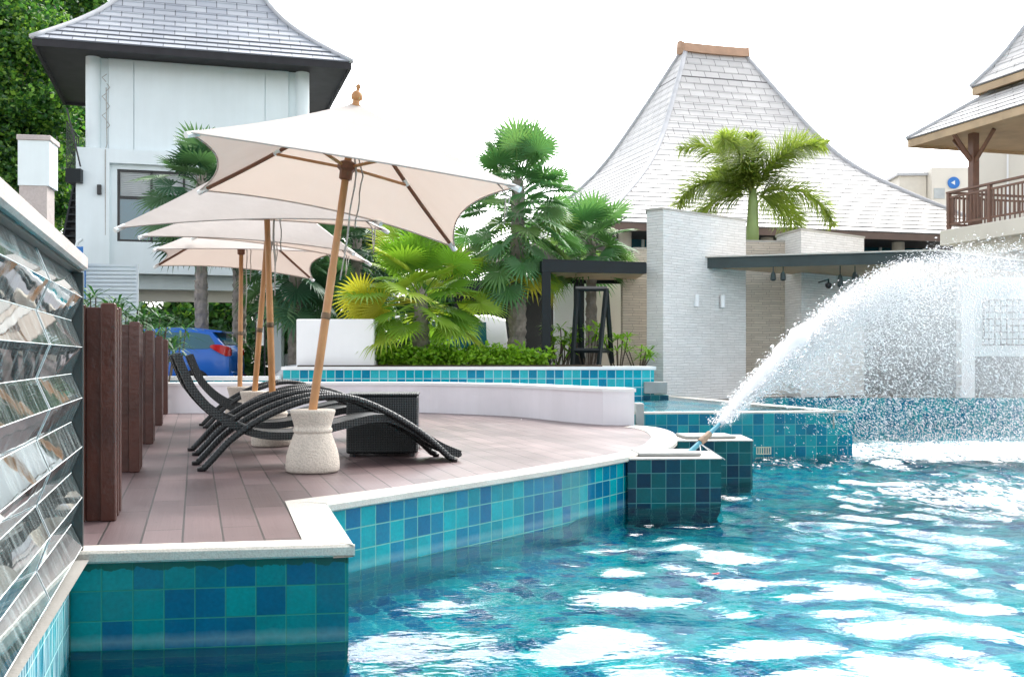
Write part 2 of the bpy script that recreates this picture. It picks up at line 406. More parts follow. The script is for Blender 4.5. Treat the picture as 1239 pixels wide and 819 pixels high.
MAT = dict(
    deck=deck_mat(),
    coping=plain('pale_stone_coping', (.58,.55,.49), .6, .10, 2.0, .3, 120, fine=.3),
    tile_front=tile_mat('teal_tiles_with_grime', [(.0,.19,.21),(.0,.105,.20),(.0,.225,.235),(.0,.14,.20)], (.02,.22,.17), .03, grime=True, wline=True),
    tile_curve=tile_mat('turquoise_tiles', [(.0,.23,.28),(.0,.13,.25),(.0,.31,.35),(.0,.18,.29)], (.16,.42,.36), .035, wline=True),
    tile_dark=tile_mat('dark_navy_tiles', [(.0,.10,.11),(.0,.030,.062),(.0,.085,.095),(.0,.050,.085)], (.09,.26,.26), .03),
    tile_far=tile_mat('far_turquoise_tiles', [(.0,.22,.27),(.0,.15,.25),(.01,.29,.33),(.0,.19,.28)], (.14,.38,.36), .03),
    tile_band=tile_mat('bright_cyan_tiles', [(.0,.36,.46),(.0,.23,.38),(.03,.46,.52)], (.45,.70,.72), .05),
    tile_floor=tile_mat('pool_floor_tiles', [(.0,.33,.45),(.0,.11,.30),(.0,.50,.54),(.0,.20,.39),(.0,.42,.50)], (.35,.75,.74), .04),
    tile_floor2=tile_mat('upper_pool_floor_tiles', [(.03,.40,.50),(.02,.32,.48)], (.5,.75,.75), .04),
    tile_wet=tile_mat('wet_streaked_tiles', [(.01,.26,.36),(.02,.36,.42)], (.2,.45,.45), .03, streak=True),
    mirror=mirror_mat(),
    trim=plain('dark_green_trim', (.012,.02,.02), .4, .2),
    seam=plain('white_joint_sealant', (.75,.78,.77), .4),
    wood_dark=plain('mahogany_stained_timber', (.060,.017,.010), .28, .35, 3.0, .25, 30),
    teak=plain('teak_pole_wood', (.42,.20,.07), .4, .2, 4.0, .2, 40),
    teak_dark=plain('teak_rib_wood', (.17,.065,.03), .4, .25, 5.0),
    brass=plain('dull_joint_metal', (.12,.08,.05), .35, .2, metal=.8),
    canvas=fabric_mat(),
    rope=plain('grey_rope', (.38,.36,.33), .9, .2, 20),
    pot=plain('pebbled_concrete', (.68,.61,.52), .9, .08, 6, 1.0, 75, fine=.3),
    wicker=wicker_mat('black_wicker', (.005,.009,.010)),
    wicker_seat=wicker_mat('sky_sheen_woven_seat', (.030,.037,.039), 120),  # lighter than the frame wicker: reflected sky sheen put into the colour
    bench=plain('lilac_white_render', (.86,.84,.87), .7, .06, .8, .1, 60, rain=.08),
    white=plain('white_paint_render', (.76,.84,.86), .65, .05, .6, .1, 50, rain=.06),
    white2=plain('bright_white_render', (.86,.86,.86), .65, .03, .8, rain=.05),
    offwhite=plain('cream_render', (.72,.68,.60), .7, .06, .6),
    column=plain('cream_column_paint', (.66,.62,.54), .6, .05),
    stone=stone_mat('stacked_ledge_stone', (.90,.89,.87), (.82,.81,.79), (.55,.54,.53)),
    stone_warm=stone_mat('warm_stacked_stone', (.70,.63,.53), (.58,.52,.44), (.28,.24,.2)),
    capstone=plain('grey_capstone', (.42,.40,.36), .8, .15, 3),
    roof_blue=roof_mat('grey_slate_shingles', (.42,.45,.49), (.33,.36,.41), (.10,.11,.13)),
    roof_white=roof_mat('bleached_shingles', (.60,.59,.575), (.52,.51,.50), (.15,.145,.145), .62, .36),
    ridge=plain('terracotta_ridge', (.42,.26,.17), .7, .15),
    hip=plain('lead_hip_cap', (.46,.47,.49), .5, .1),
    soffit=plain('dark_timber_soffit', (.035,.034,.038), .6, .15, spec=.2),
    soffit_warm=plain('warm_timber_soffit', (.46,.33,.20), .6, .15, 2),
    fascia_brown=plain('brown_fascia', (.14,.09,.07), .5, .15),
    dark=plain('dark_interior', (.012,.015,.017), .5, .3),
    steel=plain('dark_painted_steel', (.007,.012,.014), .45, .2, spec=.25),
    steel_green=plain('grey_green_steel', (.035,.052,.052), .45, .15, spec=.3),
    brown_rail=plain('red_brown_timber_rail', (.17,.085,.055), .45, .2, 4),
    glass_dark=glass_mat('dark_window_glass', (.015,.10,.14)),
    blind=plain('pale_blind', (.45,.48,.48), .6),
    blackm=plain('black_metal', (.01,.01,.011), .35),
    slate=plain('recess_shade_grey', (.30,.31,.31), .8, .25, 1.2),  # grey tone stands for the shade of the recess behind the spray
    topstone=plain('pinkish_coping_stone', (.44,.38,.35), .8, .12, 2, .3, 60, fine=.2),
    concrete=plain('weathered_concrete', (.52,.46,.44), .85, .12, 1.4, .4, 30, fine=.15),
    asphalt=plain('paved_ground', (.23,.22,.20), .9, .2, .8, .4, 60),
    soil=plain('planter_soil', (.05,.035,.022), .95, .3, 5, .6, 30),
    trunk=plain('palm_trunk_bark', (.27,.24,.21), .95, .3, 6, 1.0, 22),
    bark=plain('tree_bark', (.09,.07,.055), .95, .3, 5, .8, 18),
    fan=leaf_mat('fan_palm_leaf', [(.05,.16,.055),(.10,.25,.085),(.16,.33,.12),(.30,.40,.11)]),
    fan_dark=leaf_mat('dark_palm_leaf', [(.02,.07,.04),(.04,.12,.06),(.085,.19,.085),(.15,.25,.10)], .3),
    fan_yellow=leaf_mat('yellowing_palm_leaf', [(.35,.42,.03),(.55,.52,.05),(.68,.58,.08)], .45),
    fan_lime=leaf_mat('lime_palm_leaf', [(.08,.22,.02),(.18,.36,.035),(.30,.47,.05),(.52,.52,.06)], .45),
    feather=leaf_mat('foxtail_frond', [(.16,.24,.04),(.27,.36,.06),(.42,.48,.12)], .55),
    hedge=leaf_mat('hedge_leaf', [(.12,.30,.015),(.22,.45,.022),(.32,.54,.04)], .45),
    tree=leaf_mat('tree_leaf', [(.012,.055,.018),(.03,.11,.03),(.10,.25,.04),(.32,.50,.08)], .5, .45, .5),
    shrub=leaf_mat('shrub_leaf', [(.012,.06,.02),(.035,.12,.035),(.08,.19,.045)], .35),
    crownshaft=plain('green_crownshaft', (.22,.30,.10), .5, .1),
    blue_car=plain('blue_car_paint', (.0,.11,.50), .3, .03, coat=.25),
    white_car=plain('white_car_paint', (.72,.73,.73), .3, .02, coat=1.0),
    silver_car=plain('silver_car_paint', (.32,.34,.35), .28, .03, metal=.6, coat=1.0),
    tyre=plain('tyre_rubber', (.015,.015,.016), .8),
    rim=plain('alloy_rim', (.5,.5,.52), .3, metal=.9),
    red=plain('red_lamp_plastic', (.50,.012,.02), .15, .05, coat=1.0),
    redpetal=plain('red_petal', (.6,.02,.03), .5),
    blue_plastic=plain('blue_plastic', (.02,.18,.50), .35),
    pipe=plain('teal_hose', (.06,.30,.40), .4),
    tape=plain('brown_tape', (.30,.20,.13), .6, .3, 30),
    lid=plain('grey_stone_slab', (.30,.31,.30), .5, .1, 4),
    grille=plain('cream_grille', (.70,.66,.52), .5),
    drops=water_drop_mat(),
    sign_white=plain('sign_white', (.75,.77,.76), .5),
    sign_green=plain('sign_green', (.02,.22,.12), .5),
    sign_blue=plain('sign_blue', (.02,.16,.50), .5),
    lattice=plain('grey_lattice', (.10,.10,.10), .5),
    water=water_mat(True), water2=water_mat(False, 'upper_pool_water'),
)
# ================================================================== GROUND, DECK, POOL
def gpts(l, z=0.0): return [G(x, y, z) for x, y in l]
OUT = [Vector((-2.02,4.82,0))] + gpts([(430,660)])
curve_o = gpts([(397,610),(480,597),(538,588),(619.5,575.5),(683.5,565.5),(741.6,555.5),(785,547),(811,540),(821,530.5),(814,522.5),(794,517),(770,515)])
INN = [Vector((-2.02,4.98,0))] + gpts([(366,654)])
curve_i = gpts([(345,607),(480,590),(550,580),(619.5,570),(683.5,559.5),(741.6,550),(773.6,541),(786.7,532.5),(788,528),(781,522),(770,518.5),(755,517)])
so = smooth_path(curve_o, 5); si = smooth_path(curve_i, 5)
O = OUT + so; I = INN + si
# ground sheet with a hole for the pool basin
hole = [(-1.92,4.9),(-1.3,7.6),(0.7,14.6),(1.2,21.6),(30,21.6),(30,-16),(3.9,-16)]
outer = [(-900,-900),(900,-900),(900,900),(-900,900)]
tri = tessellate_polygon([[Vector((*p,0)) for p in outer], [Vector((*p,0)) for p in hole]])
allp = outer + hole; g = MB()
for p in allp: g.vert(p[0], p[1], -.03)
for t in tri:
    a, b, c = [Vector((*allp[i],0)) for i in t]
    g.idx(*(t if (b-a).cross(c-a).z > 0 else t[::-1]))
kind(g.build('ground', MAT['asphalt']), 'structure')
# deck: one slab, boards run along D
dk = [(p.x,p.y) for p in I] + [(1.55,13.9),(.95,14.6),(0,16),(-1.5,17.25),(-6.6,17.25),(-2.72,4.98)]
tri = tessellate_polygon([[Vector((*p,0)) for p in dk]]); m = MB()
for t in tri:
    q = [Vector((*dk[i],0)) for i in t]
    if (q[1]-q[0]).cross(q[2]-q[0]).z < 0: q = q[::-1]
    m.face(q, [(p.dot(D), p.dot(E)+.06) for p in q])
kind(m.build('deck', MAT['deck']), 'structure')
# coping: bull-nosed stone edge (cut in slabs by fine joints)
m = MB()
for i in range(len(O)-1):
    a, b, c, d = O[i], O[i+1], I[i+1], I[i]
    n = (b-a).cross(Vector((0,0,1))).normalized()
    z = Vector((0,0,1)); t1, t0 = .006, -.052
    prof = lambda o, inn, n_: [inn+z*t1, o+z*t1-n_*.012, o+z*(t1-.012), o+z*(t0+.01), o+z*t0-n_*.012, o+z*t0-n_*.10]
    A = prof(a, d, n); B = prof(b, c, n)
    for k in range(5): m.face([A[k], A[k+1], B[k+1], B[k]])
    for k in (): pass
cp = m.build('stone_coping', MAT['coping'])
tag(cp, 'cream stone coping strip edging the timber deck above the pool', 'coping')
# tiled pool walls under the coping
fw = MB(); fw.wall([(-2.0,4.86),(O[1].x-.035,O[1].y+.03)], FLOOR, -.05, .137, -.045)
tag(fw.build('pool_wall', MAT['tile_front']), 'dark teal tiled pool wall with green grime under the deck front', 'pool wall')
cw = MB(); path = [(O[1].x-.035,O[1].y+.03)] + [(p.x-.03,p.y+.03) for p in so]
cw.wall(path, FLOOR, -.05, .137, -.045)
tag(cw.build('pool_wall', MAT['tile_curve']), 'curved turquoise tiled pool wall below the deck coping', 'pool wall')
# pool floor
m = MB(); q = [(-3.2,-16),(30,-16),(30,21.9),(-3.2,21.9)]
def fuv(p):                                        # the pool's own tile grid runs with the pedestals
    c, s = math.cos(R(24)), math.sin(R(24)); return ((p[0]*c+p[1]*s)/.15, (-p[0]*s+p[1]*c)/.15)
m.face([(x,y,FLOOR) for x,y in q], [fuv(p) for p in q])
kind(m.build('pool_floor', MAT['tile_floor']), 'structure')
# far and side walls of the basin
m = MB(); m.wall([(3.9,-16),(30,-16),(30,21.6)], FLOOR, -.02, .15)
m.wall([(30,21.6),(4.9,21.6)], FLOOR, .06, .15)
kind(m.build('pool_surround', MAT['tile_far']), 'structure')
# water
def lines(a, b, fa, fb, fine, coarse):
    l = list(np.arange(fa, fb, fine)); x = fa
    pre = list(np.arange(a, fa, coarse)); post = list(np.arange(fb, b, coarse)) + [b]
    return np.array(pre + l + post)
xs = lines(-3.2, 30, -2.0, 8.6, .055, .6); ys = np.concatenate([np.arange(-16, 2.0, .6), np.arange(2.0, 9.0, .05), np.arange(9.0, 17.0, .085), np.arange(17.0, 21.6, .4), [21.6]])
X, Y = np.meshgrid(xs, ys); rs = np.random.RandomState(5)
Z = np.zeros_like(X)
for lam, amp, n in ((2.3,.0105,5),(1.15,.0095,7),(.6,.0072,10),(.34,.0036,11)):
    for k in range(n):
        a = R(75) + rs.normal()*1.0; L = lam*rs.uniform(.75,1.3); ph = rs.uniform(0,6.28)
        kx, ky = math.cos(a)*2*PI/L, math.sin(a)*2*PI/L
        env = .55+.45*np.sin(X*rs.uniform(.2,.7)+Y*rs.uniform(.2,.7)+rs.uniform(0,6))
        if lam < .7: env = env*np.clip(.75+.22*X, .6, 1.8)
        Z += amp*env*np.sin(kx*X+ky*Y+ph+.7*np.sin(X*.9+Y*.6+ph))/math.sqrt(n)*1.7
calm = np.clip((Y-1.0)/3.0, .25, 1)*np.clip(1.25-((X+1.6)**2+(Y-4.4)**2 < 1.5)*.0, 0, 1)
shore = np.clip(.35+.30*(X+1.1), .35, 1.0)
Z *= calm*shore
nx, ny = len(xs), len(ys)
verts = np.stack([X.ravel(), Y.ravel(), WATER+Z.ravel()], 1)
ii = np.arange(nx*ny).reshape(ny, nx)
faces = np.stack([ii[:-1,:-1].ravel(), ii[:-1,1:].ravel(), ii[1:,1:].ravel(), ii[1:,:-1].ravel()], 1)
me = bpy.data.meshes.new('pool_water'); me.from_pydata(verts.tolist(), [], faces.tolist()); me.shade_smooth()
me.materials.append(MAT['water']); o = bpy.data.objects.new('pool_water', me); COL.objects.link(o); kind(o, 'structure')

# upper pool behind its tiled weir wall
Ya = 14.6; A0 = Vector((W(752,0,Ya).x, Ya-.25, 0)); A1 = Vector((W(1032,0,14.75).x, 14.75, 0)); A2 = A1 + D*7.0 + E*.2
m = MB(); m.wall([(A0.x,A0.y),(A1.x,A1.y),(A2.x,A2.y)], FLOOR, .115, .15)
tag(m.build('pool_wall', MAT['tile_far']), 'wide turquoise tiled weir wall holding back the raised upper pool', 'pool wall')
m = MB(); off = Vector((-.02,.3,0))
for a, b, n in ((A0,A1,Vector((0,.28,0))),(A1,A2,-E*.28)):
    z = Vector((0,0,1)); m.face([a+z*.137,b+z*.137,b+n+z*.137,a+n+z*.137]); m.face([a+z*.115,b+z*.115,b+z*.137,a+z*.137]); m.face([a+n+z*-.1,a+n+z*.137,b+n+z*.137,b+n+z*-.1])
tag(m.build('stone_coping', MAT['coping']), 'wet white coping on top of the upper pool weir wall', 'coping')
m = MB(); q = [(A0.x-.6,A0.y+.25),(A1.x-.2,A1.y+.2),(A2.x-.25,A2.y),(1.2,21.5)]
m.face([(x,y,-.25) for x,y in q], [(x/.15,y/.15) for x,y in q]); kind(m.build('upper_pool_floor', MAT['tile_floor2']), 'structure')
m = MB(); n = 60
P00, P10, P11, P01 = [Vector((x,y,.128)) for x,y in q]
for j in range(n+1):
    for i in range(n+1):
        u, v = i/n, j/n; p = (P00*(1-u)+P10*u)*(1-v)+(P01*(1-u)+P11*u)*v
        m.vert(p + Vector((0,0,.010*math.sin(p.x*6+p.y*9)*math.sin(p.y*6-p.x*4)+.008*math.sin(p.y*13+2*math.sin(p.x*3)))))
for j in range(n):
    for i in range(n):
        k = j*(n+1)+i; m.idx(k,k+1,k+n+2,k+n+1)
kind(m.build('upper_pool_water', MAT['water2'], smooth=True), 'structure')
# return grille in the weir wall
gx = W(924,545,14.6); gx.y = A0.y+(A1.y-A0.y)*(gx.x-A0.x)/(A1.x-A0.x)-.008; gx.z = HC-(545-432)/F*gx.y; gr = thing('wall_grille', 'cream slotted return grille low on the weir wall', 'grille', gx)
for z in (-.05,.04): m = MB(); m.box(-.10,.10,-.02,.0,z,z+.01); m.build('frame', MAT['grille'], gr)
m = MB()
for k in range(7): x = -.095+k*.0317; m.box(x-.006,x+.006,-.018,0,-.04,.04)
m.build('slat', MAT['grille'], gr)

# fountain pedestals
def pedestal(px0, px1, Yf, ztop, side, label, lidlabel):
    a = W(px0,0,Yf); b = W(px1,0,Yf+.06); a.z = b.z = 0
    u = (b-a).normalized(); v = Vector((-u.y,u.x,0)); v = (v + Vector((.12,0,0))).normalized()
    P = [a, b, b+v*side, a+v*side]
    t = thing('fountain_pedestal', label, 'pedestal', a)
    m = MB(); m.wall([(p.x,p.y) for p in (P[3],P[0],P[1],P[2],P[3])], FLOOR, ztop-.012, .133, ztop); m.build('tiled_block', MAT['tile_dark'], t, world=True)
    m = MB(); m.prism([(p.x,p.y) for p in (a-u*.008-v*.008,b+u*.008-v*.008,P[2]+u*.008+v*.008,P[3]-u*.008+v*.008)], ztop-.012, ztop); m.build('cap', MAT['coping'], t, world=True)
    c = a+u*(b-a).length*.44+v*side*.5; L = (b-a).length*.34
    m = MB(); M = Matrix.Translation(c+Vector((0,0,ztop))) @ Matrix.Rotation(math.atan2(u.y,u.x),4,'Z')
    m.box(-L,L,-side*.30,side*.30,.004,.034,M,.006)
    s = m.build('cover_slab', MAT['lid'], None); tag(s, lidlabel, 'slab')
    return t
pedestal(760, 873, 9.55, -.02, .72, 'dark navy tiled fountain pedestal nearest the camera under the hose', 'grey stone slab under the fountain hose')
pedestal(820, 911, 11.35, .0, .80, 'dark tiled pedestal behind the hose pedestal, by the deck tip', 'grey stone slab on the farther pedestal behind the hose')

# hose nozzle and jet
S0 = W(833,549,9.95); S1 = W(872,512,10.25)
noz = thing('fountain_hose', 'blue hose nozzle bound with brown tape spraying water', 'hose', S0)
m = MB(); m.tube([S0, S0.lerp(S1,.42)], [.026,.024], 10); m.build('pipe', MAT['pipe'], noz, True, True, 40)
m = MB(); m.tube([S0.lerp(S1,t) for t in (.36,.45,.55,.66)], [.033,.037,.032,.030], 10); m.build('tape_binding', MAT['tape'], noz, True, True, 40)
m = MB(); m.tube([S0.lerp(S1,.62), S0.lerp(S1,.98)], [.024,.018], 10); m.build('nozzle_tip', MAT['pipe'], noz, True, True, 40)
for p in (W(878,556,10.0), W(868,553,9.8), W(850,557,9.75)):
    m = MB(); m.tube([S0.lerp(S1,.35), p], .004, 5); m.build('guy_wire', MAT['sign_white'], noz, False, True)

hd = Vector((.80,.60,0)); g9 = 9.81
th0 = R(37.8); s_ap = 4.95; v0 = math.sqrt(2*s_ap*g9/math.sin(2*th0))
START = S0.lerp(S1,.98); right = Vector((.6,-.8,0))
def traj(k, th, t): 
    vh, vz = v0*k*math.cos(th), v0*k*math.sin(th)
    return vh*t, vz*t-.5*g9*t*t, vz-g9*t, vh
m = MB(); rr = random.Random(3)
rings = []
for i in range(26):
    t = i*.0085; s, z, _, _ = traj(1, th0, t); c = START+hd*s+Vector((0,0,z)); r = .032+.15*(i/25)**1.1
    fade = 1 if i < 17 else max(.12, 1-(i-17)/8.5)
    rings.append([c+(right*math.cos(a)+Vector((0,0,1))*math.sin(a)*1.0)*r*fade*rr.uniform(.7,1.25) for a in [2*PI*k/12 for k in range(12)]])
m.loft(rings)
jet = m.build('water_jet', MAT['drops'], None, True); jet['kind'] = 'stuff'
# droplets
N = 105000; V = []; Fc = []
rs = np.random.RandomState(8)
cnt = 0
while cnt < N:
    k = 1.04 - abs(rs.normal())*.24 if rs.rand() < .72 else rs.uniform(.42,1.02)
    if k < .3: continue
    th = th0 + R(1.2) - abs(rs.normal())*R(3.2) + R(2)*(1-k)
    T = 2*v0*k*math.sin(th)/g9 + .06
    t = rs.uniform(.03, 1)**.8*T
    if cnt > 80000: k = 1-abs(rs.normal())*.06; t = rs.uniform(.0,.42)**1.0
    s, z, vz, vh = traj(k, th, t)
    spread = .055+.16*t
    p = START + hd*s + Vector((0,0,z)) + right*rs.normal()*spread*1.2 + Vector((0,0,1))*rs.normal()*spread*.24
    if p.z < WATER+.02 : continue
    d = (hd*vh+Vector((0,0,vz))).normalized()
    if t < .12 and rs.rand() < .3: continue
    r = min(.011, .0034*math.exp(rs.normal()*.45))*(1 if t > .1 else .8); Lg = r*rs.uniform(1.8,3.6)
    a = d.cross(Vector((.3,-.8,.5))).normalized(); b = a.cross(d)
    kk = len(V)
    V += [p+d*Lg, p+a*r, p+b*r, p-a*r, p-b*r, p-d*Lg]
    Fc += [(kk,kk+1,kk+2),(kk,kk+2,kk+3),(kk,kk+3,kk+4),(kk,kk+4,kk+1),(kk+5,kk+2,kk+1),(kk+5,kk+3,kk+2),(kk+5,kk+4,kk+3),(kk+5,kk+1,kk+4)]
    cnt += 1
# splash drops where the jet comes down
for i in range(17000):
    x = rs.normal(8.0,2.9); y = 15.8+rs.normal()*1.2+.12*(x-8); 
    if x < 4.3 and rs.rand() < .8: continue
    if x < A1.x+.3 and y > 14.6: continue
    z = WATER + rs.exponential(.22)
    p = Vector((x,y,z)); r = rs.choice([.003,.0045,.007]); kk = len(V)
    V += [p+Vector((0,0,r*1.5)), p+Vector((r,0,0)), p+Vector((0,r,0)), p-Vector((r,0,0)), p-Vector((0,r,0)), p-Vector((0,0,r*1.5))]
    Fc += [(kk,kk+1,kk+2),(kk,kk+2,kk+3),(kk,kk+3,kk+4),(kk,kk+4,kk+1),(kk+5,kk+2,kk+1),(kk+5,kk+3,kk+2),(kk+5,kk+4,kk+3),(kk+5,kk+1,kk+4)]
m = MB(); M = Matrix.Translation(Vector((START.x,START.y,0))) @ Matrix.Rotation(math.atan2(hd.y,hd.x),4,'Z')
m.box(-.05,8.2,-1.3,1.3,WATER+.06,START.z+2.3,M)
mo = m.build('fountain_mist', mist_mat(START.x,START.y,hd.x,hd.y,START.z,s_ap,s_ap*math.tan(th0)/2)); mo['kind'] = 'stuff'
me = bpy.data.meshes.new('water_spray'); me.from_pydata([tuple(v) for v in V], [], Fc); me.shade_smooth(); me.materials.append(MAT['drops'])
o = bpy.data.objects.new('water_spray', me); COL.objects.link(o); o['kind'] = 'stuff'

a = W(779,476,19.02); b = W(809,476,19.02); m = MB(); m.wall([(a.x,19.3),(a.x,18.96),(b.x,18.96),(b.x,19.4)], -.02, a.z-.03, .155); m.face([(a.x,18.96,a.z-.03),(b.x,18.96,a.z-.03),(b.x,19.4,a.z-.03),(a.x,19.4,a.z-.03)],[(0,0)]*4)
tag(m.build('tiled_step', MAT['tile_dark']), 'small dark tiled step carrying the grey block by the stone wall', 'step')
# petals on the water
for (px, py, lab) in ((866,695,'red flower petal floating on blue water, the nearer to the deck'),(1108,702,'red flower petal floating on the pale rippled water at right')):
    c = G(px, py, WATER+.012); t = thing('flower_petal', lab, 'petal', c, rr.uniform(0,3), 'fallen red petals')
    m = MB(); n = 9
    rings = []
    for j in range(2):
        rings.append([(.030*math.cos(2*PI*k/n)*(1 if j else .35), .016*math.sin(2*PI*k/n)*(1 if j else .35), .004+.008*j*abs(math.cos(2*PI*k/n))) for k in range(n)])
    m.loft([[Vector(p) for p in r] for r in rings], True, False); m.idx(*range(n)); m.build('petal_blade', MAT['redpetal'], t, True)

# ================================================================== MIRROR WALL ON THE LEFT
wo = Vector((-1.94,4.85,0))
mw = thing('feature_wall', 'folded mirror glass feature wall with stone top at the left edge', 'wall', wo, TH)
prof = [(0,1.262,-.045),(0,1.149,.0),(0,1.044,-.045),(0,.925,0),(0,.805,-.045),(0,.697,0),(0,.589,-.045),(0,.477,0),(0,.361,-.045),(0,.249,0),(0,.13,-.045),(0,.025,0),(0,-.06,-.045)]
sec = 1.12; ns = 5
for k in range(ns):
    m = MB(); y1 = -k*sec-(.006 if k else 0); y0 = -(k+1)*sec+.006
    nsub = 6
    for (_, z1, x1), (_, z0, x0) in zip(prof[:-1], prof[1:]):
        jig = [rr.uniform(-.006,.006) for _ in range(2)]
        m.face([(x0,y0,z0),(x0,y1,z0),(x1,y1,z1),(x1,y0,z1)])
    m.build('mirror_panel', MAT['mirror'], mw)
    if k:
        s = MB(); pts = [Vector((x+.002,-k*sec,z)) for _, z, x in prof]; s.tube(pts, .002, 5); s.build('joint', MAT['seam'], mw)
m = MB()
for (_, z, x) in prof[1:-1]: m.tube([(x+.0005,-.01,z),(x+.0005,-ns*sec,z)], .0016, 5)
m.build('fold_trim', MAT['seam'], mw)
m = MB()                                            # end plate follows the folds
poly = [(.001,1.262),(.001,-.06)] ; ring = [(-.36,1.27)] + [(-.36,-.06)]
pts2 = poly + [(-.36,-.06),(-.36,1.262)]
tri = tessellate_polygon([[Vector((a,b,0)) for a,b in pts2]])
for yy in (.012, .055):
    k = len(m.v)
    for a,b in pts2: m.vert(a, yy, b)
    for t in tri: m.idx(*[k+i for i in t])
nn = len(pts2)
for i in range(nn): m.idx(i, (i+1)%nn, nn+(i+1)%nn, nn+i)
m.build('end_plate', MAT['trim'], mw)
m = MB(); m.box(-.40,.018,-ns*sec,.075,1.272,1.345,None,.012); m.build('coping', MAT['topstone'], mw)
m = MB(); m.box(-.38,-.01,-ns*sec,.05,1.262,1.272); m.build('shadow_gap', MAT['trim'], mw)
m = MB(); m.box(-.36,-.06,-ns*sec,.0,-.06,1.262); m.build('wall_core', MAT['concrete'], mw)
m = MB(); a = wo-E*.055; b = a-D*ns*sec
m.wall([(b.x,b.y),(a.x,a.y)], FLOOR, -.055, .137, -.05)
tag(m.build('pool_wall', MAT['tile_wet']), 'white streaked wet tiled pool wall beneath the mirror folds', 'pool wall')

# ================================================================== TIMBER FENCE FINS
labs = ['dark mahogany fence fin beside the mirror wall, nearest of the row','dark mahogany fence fin second from the mirror wall','third mahogany fence fin along the deck edge','fourth mahogany fence fin, between the third and the last','last mahogany fence fin standing by the low white wall']
for k, Yp in enumerate((5.78,8.23,10.9,13.8,16.5)):
    p = Vector((-2.13-.2946*(Yp-5.78), Yp, 0))
    t = thing('timber_fin', labs[k], 'fence fin', p, TH, 'mahogany fence fins along the deck')
    h = 1.17-(.02 if k else 0)
    m = MB(); m.box(-.20,-.155,0,.05,0,h-.01,None,.004); m.build('board', MAT['wood_dark'], t)
    m = MB(); m.box(-.155,-.078,.022,.05,0,h-.022,None,.004); m.build('board', MAT['wood_dark'], t)
    m = MB(); m.box(-.078,0,-.012,.075,0,h,None,.006); m.build('post', MAT['wood_dark'], t)
    m = MB(); m.box(-.05,.0,.19,.25,0,h-.02,None,.005); m.build('post', MAT['wood_dark'], t)
    m = MB(); m.box(-.05,.0,.38,.46,0,h-.005,None,.005); m.build('post', MAT['wood_dark'], t)
    for z in (.25,.9): m = MB(); m.box(-.045,-.02,.06,.42,z,z+.05); m.build('rail', MAT['steel'], t)

# ================================================================== LOW WHITE WALL
f = [(150,500.5),(205,500),(300,499.2),(400,498.6),(505,499),(552,500.5),(619,503.5),(683,510),(730,514)]
front = smooth_path(gpts(f), 4); 
end = G(768,514.5)
def off(path, d):
    r = []
    for i, p in enumerate(path):
        t = (path[min(i+1,len(path)-1)]-path[max(i-1,0)]); n = Vector((-t.y,t.x,0)).normalized(); r.append(p+n*d)
    return r
bk = off(front, .45)
lw = thing('low_wall', 'curved lilac white low wall along the back of the deck', 'wall', front[0])
m = MB(); poly = front + [end, end+Vector((-.1,.55,0))] + bk[::-1][1:]
m.prism([(p.x,p.y) for p in poly], -.05, .43); m.build('body', MAT['bench'], lw, False, True)
m = MB(); fo = off(front,-.02); poly = fo + [end+Vector((.02,-.02,0)), end+Vector((-.08,.57,0))] + [p for p in off(front,.47)[::-1][1:]]
m.prism([(p.x,p.y) for p in poly], .43, .475); m.build('capping', MAT['white2'], lw, False, True)

# raised planter wall with the cyan tile band
pb0 = W(343,0,18.9); pb1 = W(792,0,19.1); pz0, pz1 = .12, .655
pw = thing('planter_wall', 'raised planter wall with a band of bright cyan tiles', 'planter', (pb0.x,pb0.y,0))
m = MB(); m.wall([(pb0.x,21.4),(pb0.x,pb0.y),(pb1.x,pb1.y),(pb1.x+.05,21.2)], -.02, pz1, .155, pz1); m.build('tile_band', MAT['tile_band'], pw, False, True)
m = MB(); m.prism([(pb0.x-.03,pb0.y-.03),(pb1.x+.03,pb1.y-.03),(pb1.x+.08,21.25),(pb0.x-.03,21.45)], pz1, pz1+.055); m.build('capping', MAT['white2'], pw, False, True)
m = MB(); m.prism([(pb0.x+.2,pb0.y+.25),(pb1.x-.9,pb1.y+.25),(pb1.x-.9,21.2),(pb0.x+.2,21.3)], pz1+.02, pz1+.08); m.build('soil', MAT['soil'], pw, False, True)
q0 = W(150,0,18.6); 
pw2 = thing('planter_wall', 'lower white capped tile strip left of the raised planter', 'planter', (q0.x,q0.y,0))
m = MB(); m.wall([(q0.x,q0.y),(pb0.x-.03,18.7)], -.02, .475, .155, .475); m.build('tile_band', MAT['tile_band'], pw2, False, True)
m = MB(); m.prism([(q0.x,q0.y-.03),(pb0.x-.04,18.67),(pb0.x-.04,18.95),(q0.x,18.9)], .475, .545); m.build('capping', MAT['white2'], pw2, False, True)
# white block standing on the planter
a = W(359,0,19.4); b = W(454,0,19.5)
m = MB(); m.box(a.x,b.x,19.4,20.1,pz1+.055,W(0,386,19.4).z,None,.015)
tag(m.build('white_block', MAT['white2']), 'plain white rectangular block standing on the planter wall', 'block')
# small grey stone blocks at the ends of the walls
for px0,px1,py0,py1,Yb,lab in ((770,780,488,505,14.3,'small grey stone block at the end of the low wall'),(780,808,462,475,19.0,'grey stone block at the end of the cyan planter wall')):
    a = W(px0,py1,Yb); b = W(px1,py0,Yb); m = MB(); m.box(a.x,b.x,Yb,Yb+.35,a.z-(.02 if Yb > 15 else .25),b.z,None,.01)
    tag(m.build('stone_block', MAT['lid']), lab, 'block')
